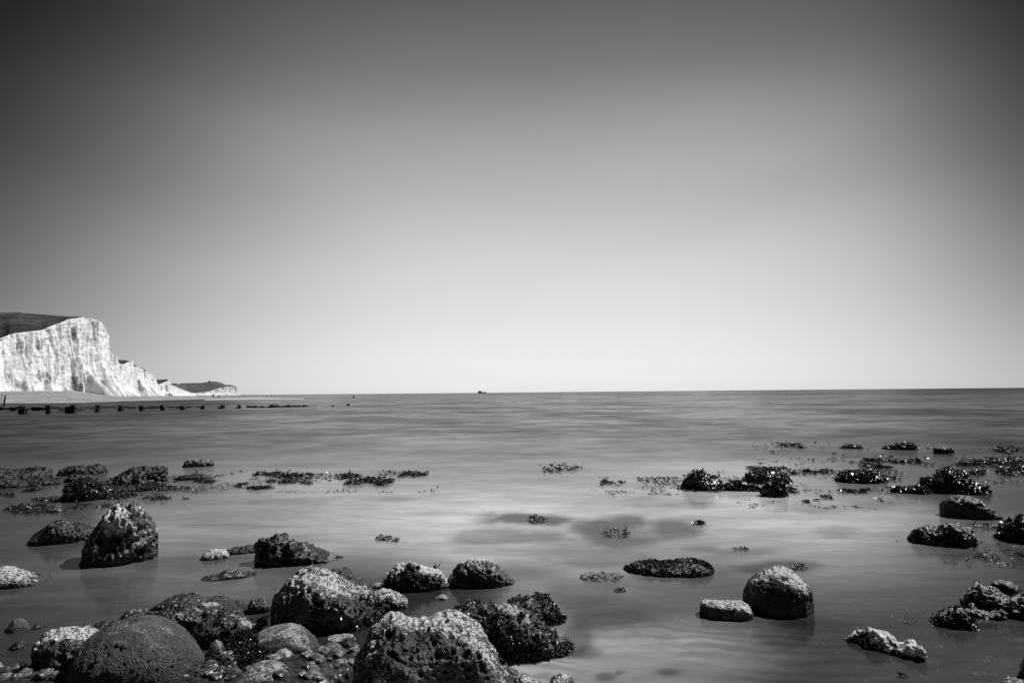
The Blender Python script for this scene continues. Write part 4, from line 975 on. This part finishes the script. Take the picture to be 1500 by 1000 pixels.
# fill of small wet pebbles between the boulders
rp_ = np.random.RandomState(42)
slots = []
for (a0, a1, b0, b1, n_) in [(300, 345, 968, 1004, 10), (440, 522, 936, 1004, 46), (100, 190, 990, 1004, 6), (4, 96, 984, 1004, 14), (360, 470, 968, 1003, 9), (500, 522, 900, 960, 8), (372, 402, 898, 914, 7), (2, 100, 972, 1003, 24), (195, 345, 984, 1004, 22), (303, 350, 955, 1002, 12), (756, 800, 988, 1003, 4)]:
    for _ in range(n_): slots.append((rp_.uniform(a0, a1), rp_.uniform(b0, b1), rp_.uniform(4, 12)))
protos = []
for i in range(6):
    r_ = rock('pebble', 'small wet rounded pebble among the foreground boulders', [(500,950),(503,943),(509,939),(515,940),(520,945),(522,951)], 953, 'smooth', M_PEB, depth=.9, pale=rp_.uniform(-.25, .25), c=.5, seed=300 + i, cat='pebble', group='pebbles between the foreground boulders', bury=.03)
    protos.append(r_[0])
for i, (a, b_, s_) in enumerate(slots):
    o = protos[i] if i < 6 else protos[i % 6].copy()
    if i >= 6: COL.objects.link(o)
    q = at(a, b_, 0.05); k = s_ / 11.0 * q[1] / 3.62
    ii = np.argmin((BEDXY[0] - q[0]) ** 2 + (BEDXY[1] - q[1]) ** 2); zb = float(BEDXY[2].ravel()[ii])
    o.location = (q[0], q[1], max(zb, -0.01) + rp_.uniform(0.0, 0.012)); o.scale = (k, k * rp_.uniform(.8, 1.1), k * rp_.uniform(.7, 1.0)); o.rotation_euler = (0, 0, rp_.uniform(0, 6.28))

# ------------------------------------------------------------------ rocks in the right half
r = rock('rock', 'long low mussel-covered hump awash in the middle of the bright water', [(916,836),(919,828),(926,823),(940,820.5),(955,820),(968,822),(985,820.5),(1000,818.5),(1015,818.5),(1028,821),(1038,827),(1044,834),(1044,838)], 845, 'barnacle', M_DARK, depth=.6, c=.2, pale=-.22, nz=.2, seed=160, key='mussel')
rock('boulder', 'squarish lone boulder with sunlight painted pale on its crown and shade dark on its face, in the right shallows', [(1088,893),(1088,872),(1090,856),(1096,846),(1106,838),(1118,832),(1130,829.5),(1142,830),(1155,833),(1168,839),(1179,848),(1187,857),(1191,868),(1194,880),(1193,893)], 903, 'barnacle', None, depth=.8, c=.35, n=2.7, pale=.06, up=.3, nz=.4, blobs=[(1145,838,30,1.0,1.5),(1165,850,22,.6,1.4),(1100,845,12,.3),(1125,868,26,-.5,1.3),(1145,895,30,-.2,1.5)], dents=[(1126,860,16,.04),(1168,870,5,.03)], seed=161, key='square', amp=.9)  # pale crown and dark face put sunlight and shade into the colour
rock('rock', 'tilted slab with a top edge painted sunlit pale, leaning against the squarish lone boulder', [(1024,898),(1025,887),(1028,879.5),(1034,876.5),(1046,877),(1060,878.5),(1075,878),(1087,879),(1096,885),(1102,893),(1104,900)], 908, 'barnacle', None, depth=.55, c=.45, n=3.0, pale=.15, up=1.0, nz=.3, blobs=[(1092,893,14,.8,1.2),(1060,880,30,.5,2.5),(1060,896,34,-.8,1.6)], seed=162, amp=.8)  # painted sunlight on top edge and right end, painted shade on the front
rock('rock', 'gnarled white flint nodule low in the water at the right foreground', [(1238,938),(1241,929),(1246,920),(1254,916),(1264,915.5),(1270,914),(1279,917),(1290,924),(1302,927),(1314,933),(1324,939),(1338,939.5),(1348,942),(1355,948),(1357,955)], 956, 'flint', None, res=1.5, amp=.85, depth=.32, c=.25, n=2.6, pale=.85, up=.35, nz=.6, blobs=[(1255,928,12,-.6,1.2),(1310,935,10,-.9,1.0),(1303,948,8,-.5)], dents=[(1255,930,9,.05),(1310,936,8,.05),(1275,926,4,.03)], seed=163, key='flint', slant=-.35)
rock('boulder', 'bare black boulder with a smooth sloping back near the right edge', [(1376,752),(1376,738),(1380,731),(1390,725.5),(1402,724),(1415,724.5),(1428,727),(1438,733),(1448,739),(1456,744),(1463,750),(1469,757)], 760, 'barnacle', M_DARK, depth=.6, c=.3, n=2.8, pale=-1.0, up=.1, nz=.2, seed=164, amp=.8)
r = rock('rock', 'low craggy weed-fringed rock in front of the bare black boulder', [(1333,788),(1335,779),(1340,770),(1350,767),(1362,769),(1372,772),(1380,768),(1390,763.5),(1400,764),(1410,771),(1420,777),(1428,784),(1430,795)], 800, 'rugged', None, depth=.55, pale=-.12, nz=.4, seed=165, key='craggy', blobs=[(1395,766,10,.3)])
weed_mound('weed-covered dark mound cut by the right edge', [(1464,785),(1468,770),(1476,762),(1488,757),(1500,754.5),(1515,756),(1535,765),(1545,785)], 796, 700, 166, length=(.03, .07), width=.012)
rock('ledge', 'pitted layered ledge near the right edge below the craggy rock', [(1407,895),(1409,878),(1413,864),(1420,857),(1432,854),(1445,857),(1458,862),(1470,867),(1485,868),(1500,870),(1520,874),(1540,895)], 904, 'rugged', None, depth=.5, c=.2, pale=.22, nz=.6, up=.3, seed=167, key='layered')
rock('rock', 'dark angular block lying on the back of the layered ledge', [(1450,868),(1451,855),(1455,849),(1468,848),(1480,850),(1490,856),(1497,864),(1499,872)], 876, 'barnacle', M_DARK, depth=.7, c=.3, n=3, pale=-.1, up=.4, seed=168, z0=.02)
rock('ledge', 'jagged low spur joining the layered ledge to the glistening weedy one', [(1392,900),(1402,891),(1412,888),(1424,884),(1436,889),(1450,892),(1466,890),(1478,898)], 905, 'rugged', None, depth=.5, pale=.1, nz=.6, seed=192)
r = rock('ledge', 'low glistening weedy ledge at the left foot of the layered one', [(1365,912),(1368,901),(1374,896),(1386,893),(1395,889),(1400,884),(1408,888),(1416,897),(1424,908),(1428,914)], 920, 'rugged', None, depth=.6, pale=-.05, nz=.5, seed=169, key='glisten')
rock('boulder', 'black boulder cut by the right edge near the bottom corner', [(1492,985),(1495,968),(1502,955),(1515,950),(1530,960),(1540,985)], 1000, 'barnacle', M_DARK, depth=.9, pale=-.3, seed=170)
rock('rock', 'low dark crusted stone at the bottom right corner', [(1462,1015),(1467,994),(1476,990),(1490,992),(1505,997),(1520,1015)], 1020, 'rugged', None, depth=.8, pale=-.02, seed=171, amp=.6)
rock('rock', 'small square black rock farthest out on the right', [(1367,663),(1368,656),(1373,653.5),(1383,653.5),(1392,653.5),(1397,656),(1398,663)], 664.5, 'rugged', None, depth=.7, n=3, pale=-.3, seed=172)

# ------------------------------------------------------------------ seaweed mounds and ledges
weed_mound('dark rounded weed mound at the left of the right-hand group', [(1001,712),(1003,702),(1008,694),(1016,690),(1027,690),(1038,694),(1048,700),(1058,706),(1064,713)], 719, 900, 180)
weed_mound('broad glistening weed mound behind the small black one in the middle of the right-hand group', [(1086,703),(1092,695),(1100,690),(1112,688),(1128,687),(1142,689),(1152,695),(1158,703)], 709, 900, 181)
weed_mound('small black weed mound, nearest of the middle of the right-hand group', [(1114,720),(1117,710),(1124,705),(1135,703.5),(1145,706),(1151,713),(1153,721)], 728, 500, 182)
weed_mound('low weed saddle between the rounded mound and the broad glistening one', [(1055,714),(1064,707),(1078,703),(1092,705),(1106,709),(1116,716)], 719, 500, 183, depth=.5)
weed_mound('loaf-shaped weed mound standing clear in pale water', [(1224,702),(1230,693),(1238,688.5),(1252,686.5),(1268,686),(1282,689),(1292,695),(1297,703)], 708, 1000, 184)
weed_mound('widest and tallest glistening weed mound, behind the bare black boulder', [(1345,712),(1354,703),(1364,700),(1374,689),(1386,686),(1402,688),(1412,692),(1422,700),(1434,706),(1446,714),(1450,720)], 723, 1800, 185, depth=.7)
weed_mound('low weed shelf at the left foot of the widest mound', [(1305,719),(1315,713),(1328,711),(1342,711),(1356,714),(1362,721)], 723, 500, 186, depth=.5)
weed_mound('small ragged weed ledge farthest out, left of the square black rock', [(1294,657),(1302,652),(1312,649),(1324,648),(1336,648),(1342,653),(1343,658)], 659, 450, 187, depth=.6)
weed_mound('tiny weed ledge farthest out, left of the ragged one', [(1230,656),(1238,652),(1248,650.5),(1258,652),(1264,656)], 657, 250, 188, depth=.6)
weed_mound('big sparkling weed mound in the left shallows behind the tall pitted boulder', [(93,718),(99,709),(108,704),(122,702),(138,702),(150,706),(158,714),(162,722)], 734, 1500, 189, depth=.8)

for args in [
 ('ragged weed raft at the left edge, nearest the shore', 0, 80, 738, 752, 520, 1, 0.06),
 ('thin weed raft above the ragged one at the left edge', 15, 85, 714, 722, 240, 2, 0.06),
 ('small weed raft touching the left edge between two longer ones', -12, 24, 720, 728, 120, 4, 0.04),
 ('weed strand left of the tall boulder, pointing right', 45, 92, 729, 736, 170, 5, 0.05),
 ('scattered weed scraps under the big sparkling mound', 95, 175, 736, 746, 130, 7, 0.03),
 ('weed raft directly behind the tall boulder', 150, 226, 722, 734, 420, 8, 0.07),
 ('low weed strand right of the tall boulder', 215, 282, 727, 734, 150, 10, 0.03),
 ('upper weed strand right of the tall boulder', 178, 295, 711, 720, 320, 11, 0.05),
 ('thin dark weed line beneath the flat dark rock', 250, 330, 703, 708, 200, 13, 0.05),
 ('tufted weed raft at the middle left, farthest left of its band', 325, 402, 708, 718, 330, 14, 0.08),
 ('dense weed raft at the top of the middle-left band', 372, 462, 692, 703, 600, 16, 0.10),
 ('short weed raft under the dense one', 385, 464, 702, 711, 330, 17, 0.07),
 ('long weed raft with a spiky hump in the middle-left band', 478, 592, 699, 712, 650, 19, 0.10),
 ('small weed raft above the long spiky one', 486, 530, 694, 701, 150, 20, 0.06),
 ('dark weed streak farthest right of the middle-left band', 580, 630, 692, 698, 220, 22, 0.04),
 ('sparse weed tips in the middle of the sea band', 795, 850, 680, 694, 60, 23, 0.10),
 ('weed tips left of the rounded mound', 872, 915, 702, 717, 110, 25, 0.08),
 ('weed scraps trailing left from the rounded mound', 925, 1002, 700, 712, 160, 26, 0.07),
 ('weed scraps floating in front of the rounded mound', 975, 1066, 712, 722, 170, 28, 0.06),
 ('weed fringe above the broad glistening mound', 1070, 1160, 684, 694, 320, 29, 0.09),
 ('weed crumbs between the broad and the loaf-shaped mounds', 1150, 1222, 686, 698, 150, 31, 0.06),
 ('weed strand right of the small black mound', 1152, 1184, 712, 722, 190, 32, 0.07),
 ('little weed strand in pale water below the small black mound', 1164, 1200, 731, 738, 110, 34, 0.03),
 ('weed raft in pale water below the loaf-shaped mound', 1222, 1276, 715, 724, 260, 35, 0.06),
 ('weed crumbs left below the loaf-shaped mound', 1180, 1240, 722, 732, 90, 37, 0.03),
 ('weed crumbs between the loaf-shaped mound and the low shelf', 1290, 1320, 690, 722, 70, 38, 0.05),
 ('weed strand right of the widest mound', 1412, 1452, 687, 696, 220, 40, 0.07),
 ('weed raft cut by the right edge behind the widest mound', 1452, 1530, 683, 696, 600, 41, 0.09),
 ('thin weed scraps right of the widest mound near the edge', 1448, 1480, 694, 700, 90, 43, 0.04),
 ('broad thin weed raft in the far right shallows', 1228, 1350, 672, 686, 520, 44, 0.07),
 ('faint weed raft cut by the right edge, far out', 1400, 1510, 672, 684, 360, 46, 0.06),
 ('weed specks farthest out, left of the tiny ledge', 1125, 1180, 650, 658, 110, 47, 0.10),
 ('weed specks farthest out near the right edge', 1448, 1500, 653, 664, 110, 49, 0.07),
 ('spiky weed tuft breaking the bright water in the centre', 764, 808, 757, 769, 70, 50, 0.10),
 ('thin weed scraps inside the round dark patch in the centre', 868, 928, 766, 787, 34, 53, 0.03),
 ('low weed tuft in the dark patch right of the round one', 1000, 1032, 763, 771, 150, 55, 0.07),
 ('pale weed scrap floating left of centre in bright water', 546, 592, 784, 796, 110, 56, 0.08),
 ('pale weed crumbs left of the long mussel-covered hump', 850, 910, 839, 852, 170, 58, 0.03),
 ('weed crumbs nearest below the mussel-covered hump', 884, 920, 858, 870, 110, 59, 0.03),
 ('small weed patch behind the squarish lone boulder', 1158, 1180, 826, 835, 90, 61, 0.04),
 ('tiny weed wisps in bright water above the squarish boulder', 1072, 1102, 801, 807, 50, 62, 0.03),
 ('weed crumbs below the craggy rock on the right', 1430, 1470, 806, 824, 80, 64, 0.03),
 ('weed crumbs between the craggy rock and the edge mound', 1415, 1470, 762, 778, 90, 65, 0.05),
 ('glistening weed scrap at the right edge under the edge mound', 1482, 1520, 805, 818, 130, 67, 0.05),
 ('twisted weed tuft alone at the bottom right', 1310, 1336, 984, 996, 60, 68, 0.07),
 ('weed scrap left of the weedy ledge on the right', 1325, 1345, 905, 913, 30, 70, 0.02),
]:
    lab, a0, a1, b0, b1, n_, sd, ris = args
    Ym = at((a0 + a1) / 2, (b0 + b1) / 2, 0)[1]
    k = float(np.clip(Ym / 11.0, 0.35, 1.25))
    weed_patch(lab, a0, a1, b0, b1, int(n_ * 1.6), sd, rise=ris * k * .6, length=(0.025 * k, 0.065 * k), width=0.009 * k, lift=.4 if ris > .09 else .12)

for sc_a in [(0, 300, 700, 745, 700, 1), (180, 640, 690, 722, 1100, 2), (860, 1010, 698, 725, 300, 3), (1050, 1320, 690, 745, 800, 4), (1280, 1520, 668, 712, 420, 5),
             (1100, 1520, 648, 682, 420, 6), (1310, 1500, 770, 830, 110, 9), (780, 860, 678, 700, 30, 10), (0, 130, 735, 760, 120, 11)]:
    scraps(*sc_a)
SP = np.concatenate(SCRAPS); rs_ = np.random.RandomState(9)
sizes_ = np.clip(SP[:, 1] / 11.0, 0.4, 1.6)
for bi, (lo_s, hi_s) in enumerate([(0.0, 1.0), (1.0, 9.0)]):
    sel = (sizes_ >= lo_s) & (sizes_ < hi_s); k_ = (0.7, 1.25)[bi]
    fronds('weed_scraps', SP[sel], np.tile([0, 0, 1.0], (sel.sum(), 1)), rs_, M_WRACK, (0.03 * k_, 0.09 * k_), 0.011 * k_, .04, .2, flat=0.15, label=('loose weed scraps strewn over the nearer shallows', 'loose weed scraps strewn over the outer shallows')[bi], cat='seaweed', kind='stuff')

# weed grown on the rocks: parts of their stones
weed_on('draped', 4800, 1, cond=lambda px, py, V, nn: ~(((px - 752) / 30) ** 2 + ((py - 893 - (px - 752) * .45) / 9) ** 2 < 1), length=(.014, .036), width=.0036)
weed_on('behind', 900, 2, length=(.012, .03), width=.005, mat=M_WEEDD)
weed_on('skirt', 2200, 3, cond=lambda px, py, V, nn: (py > 842 + np.abs(px - 600) * .05) & (px < 645), length=(.015, .04), width=.004)
weed_on('central', 1300, 4, cond=lambda px, py, V, nn: (py > 868 + np.maximum(0, 545 - px) * .25) & (px > 455), length=(.015, .04), width=.005, mat=M_WEEDD)
weed_on('craggy', 700, 5, cond=lambda px, py, V, nn: py > 778, length=(.014, .035), width=.005)
weed_on('glisten', 500, 6, length=(.01, .024), width=.004)
weed_on('layered', 160, 7, length=(.01, .02), width=.004)
0 and weed_on('broad', 600, 8, cond=lambda px, py, V, nn: (px < 300) & (py < 905), length=(.012, .03), width=.004, mat=M_WEEDD)
weed_on('undercut', 300, 9, cond=lambda px, py, V, nn: (px < 350), length=(.01, .025), width=.004, mat=M_WEEDD)
weed_on('mussel', 3800, 10, length=(.007, .016), width=.005, lift=.9, droop=.2, name='mussel_cover')
0 and weed_on('rugged', 500, 11, cond=lambda px, py, V, nn: (px > 455), length=(.02, .05), width=.008)

# the black wet weed heap in the foreground
rw = np.random.RandomState(77)
pts = []; nr = []
for _ in range(2600):
    u_ = rw.uniform(0, 1); a = 308 + 78 * u_ + rw.normal() * 9; b_ = 1002 - 44 * u_ + rw.normal() * 12
    if b_ < 952: continue
    p = at(a, b_, 0.0); p[2] = 0.03 + 0.055 * math.exp(-((a - 350) / 36) ** 2) * rw.uniform(.3, 1); p[1] -= p[2] * -0.2
    pts.append(p); nr.append((rw.normal() * .3, -.3, 1))
fronds('seaweed_heap', pts, nr, rw, M_WEEDD, (.025, .08), .0045, .4, 1.1, label='shiny black heap of wet weed between the rounded boulder and the banded cobble', cat='seaweed')
pts = [at(641, 831, 0) + np.array([rw.normal() * .008, .08 + rw.normal() * .008, .16 + .004 * i]) for i in range(16)]
pts = []
o_, V_, n2_ = ROCKS['skirt']; ppx, ppy = proj(V_); cand = np.where((np.abs(ppx - 641) < 4))[0]; ii = cand[np.argmin(ppy[cand])]
for i in range(14): pts.append(V_[ii] + np.array([rw.normal() * .008, rw.normal() * .008, -.004]))
fronds('seaweed_sprig', pts, [(0, 0, 1)] * 14, rw, M_WEEDD, (.03, .065), .004, 1.8, .05, label='single upright weed sprig on top of the white-topped pitted rock', cat='seaweed', out=1)

# limpets clamped to the stones
mt, t, b = new_mat('limpet_shell'); M_LIMP = mt
pos = t.new('ShaderNodeNewGeometry').outputs['Position']
t.put(b.inputs['Base Color'], t.grey(t.smooth(t.noise(pos, 90, detail=3), .3, .7, .008, .05))); b.inputs['Roughness'].default_value = .5
def limpet(label, key, px, py, rpx, mat=M_LIMP, tall=.7):
    o_, V_, nn_ = ROCKS[key]; ax, ay = proj(V_); dd = np.hypot(ax - px, ay - py); near = np.where(dd < max(3, dd.min() + 1.5))[0]
    i = near[np.argmin(np.linalg.norm(V_[near] - EYE, axis=1))]; p = V_[i]; n_ = nn_[i] * .8 + (EYE - p) / np.linalg.norm(EYE - p) * .2
    n_ = n_ / np.linalg.norm(n_); r_ = rpx * p[1] / F
    MBo = MB().tube([p - n_ * r_ * .5, p + n_ * r_ * .1, p + n_ * r_ * tall * .65, p + n_ * r_ * tall], [r_ * .95, r_, r_ * .62, r_ * .12], 14)
    ob = MBo.build('limpet', mat, smooth=True, origin=p); tag(ob, label, 'limpet', 'limpets on the foreground boulders')
limpet('black limpet on the bare white shoulder of the weed-draped boulder', 'draped', 767.5, 897, 5.2)
limpet('round black limpet near the top of the white-topped pitted rock', 'skirt', 602.5, 826.5, 6.6)
limpet('smaller black limpet right of the round one on the white-topped pitted rock', 'skirt', 616, 829.5, 3.4)
limpet('dark limpet low on the pale wedge at the left edge', 'tall', 0, 0, 0.01) if False else None
limpet('dark limpet under the white patch of the weed-skinned boulder', 'broad', 302, 896, 6.5, tall=.9)
limpet('black limpet on the pale right side of the big central boulder', 'central', 532, 872, 4.5)
limpet('grey limpet low on the face of the largest rounded boulder, right of its twin', 'round', 183, 945, 4.2, mat=M_GREY, tall=.9)
limpet('grey limpet low on the face of the largest rounded boulder, left of its twin', 'round', 172, 943, 4.6, mat=M_GREY, tall=.9)
limpet('grey limpet alone near the shaded left foot of the largest rounded boulder', 'round', 141, 965, 4.0, mat=M_GREY, tall=.9)
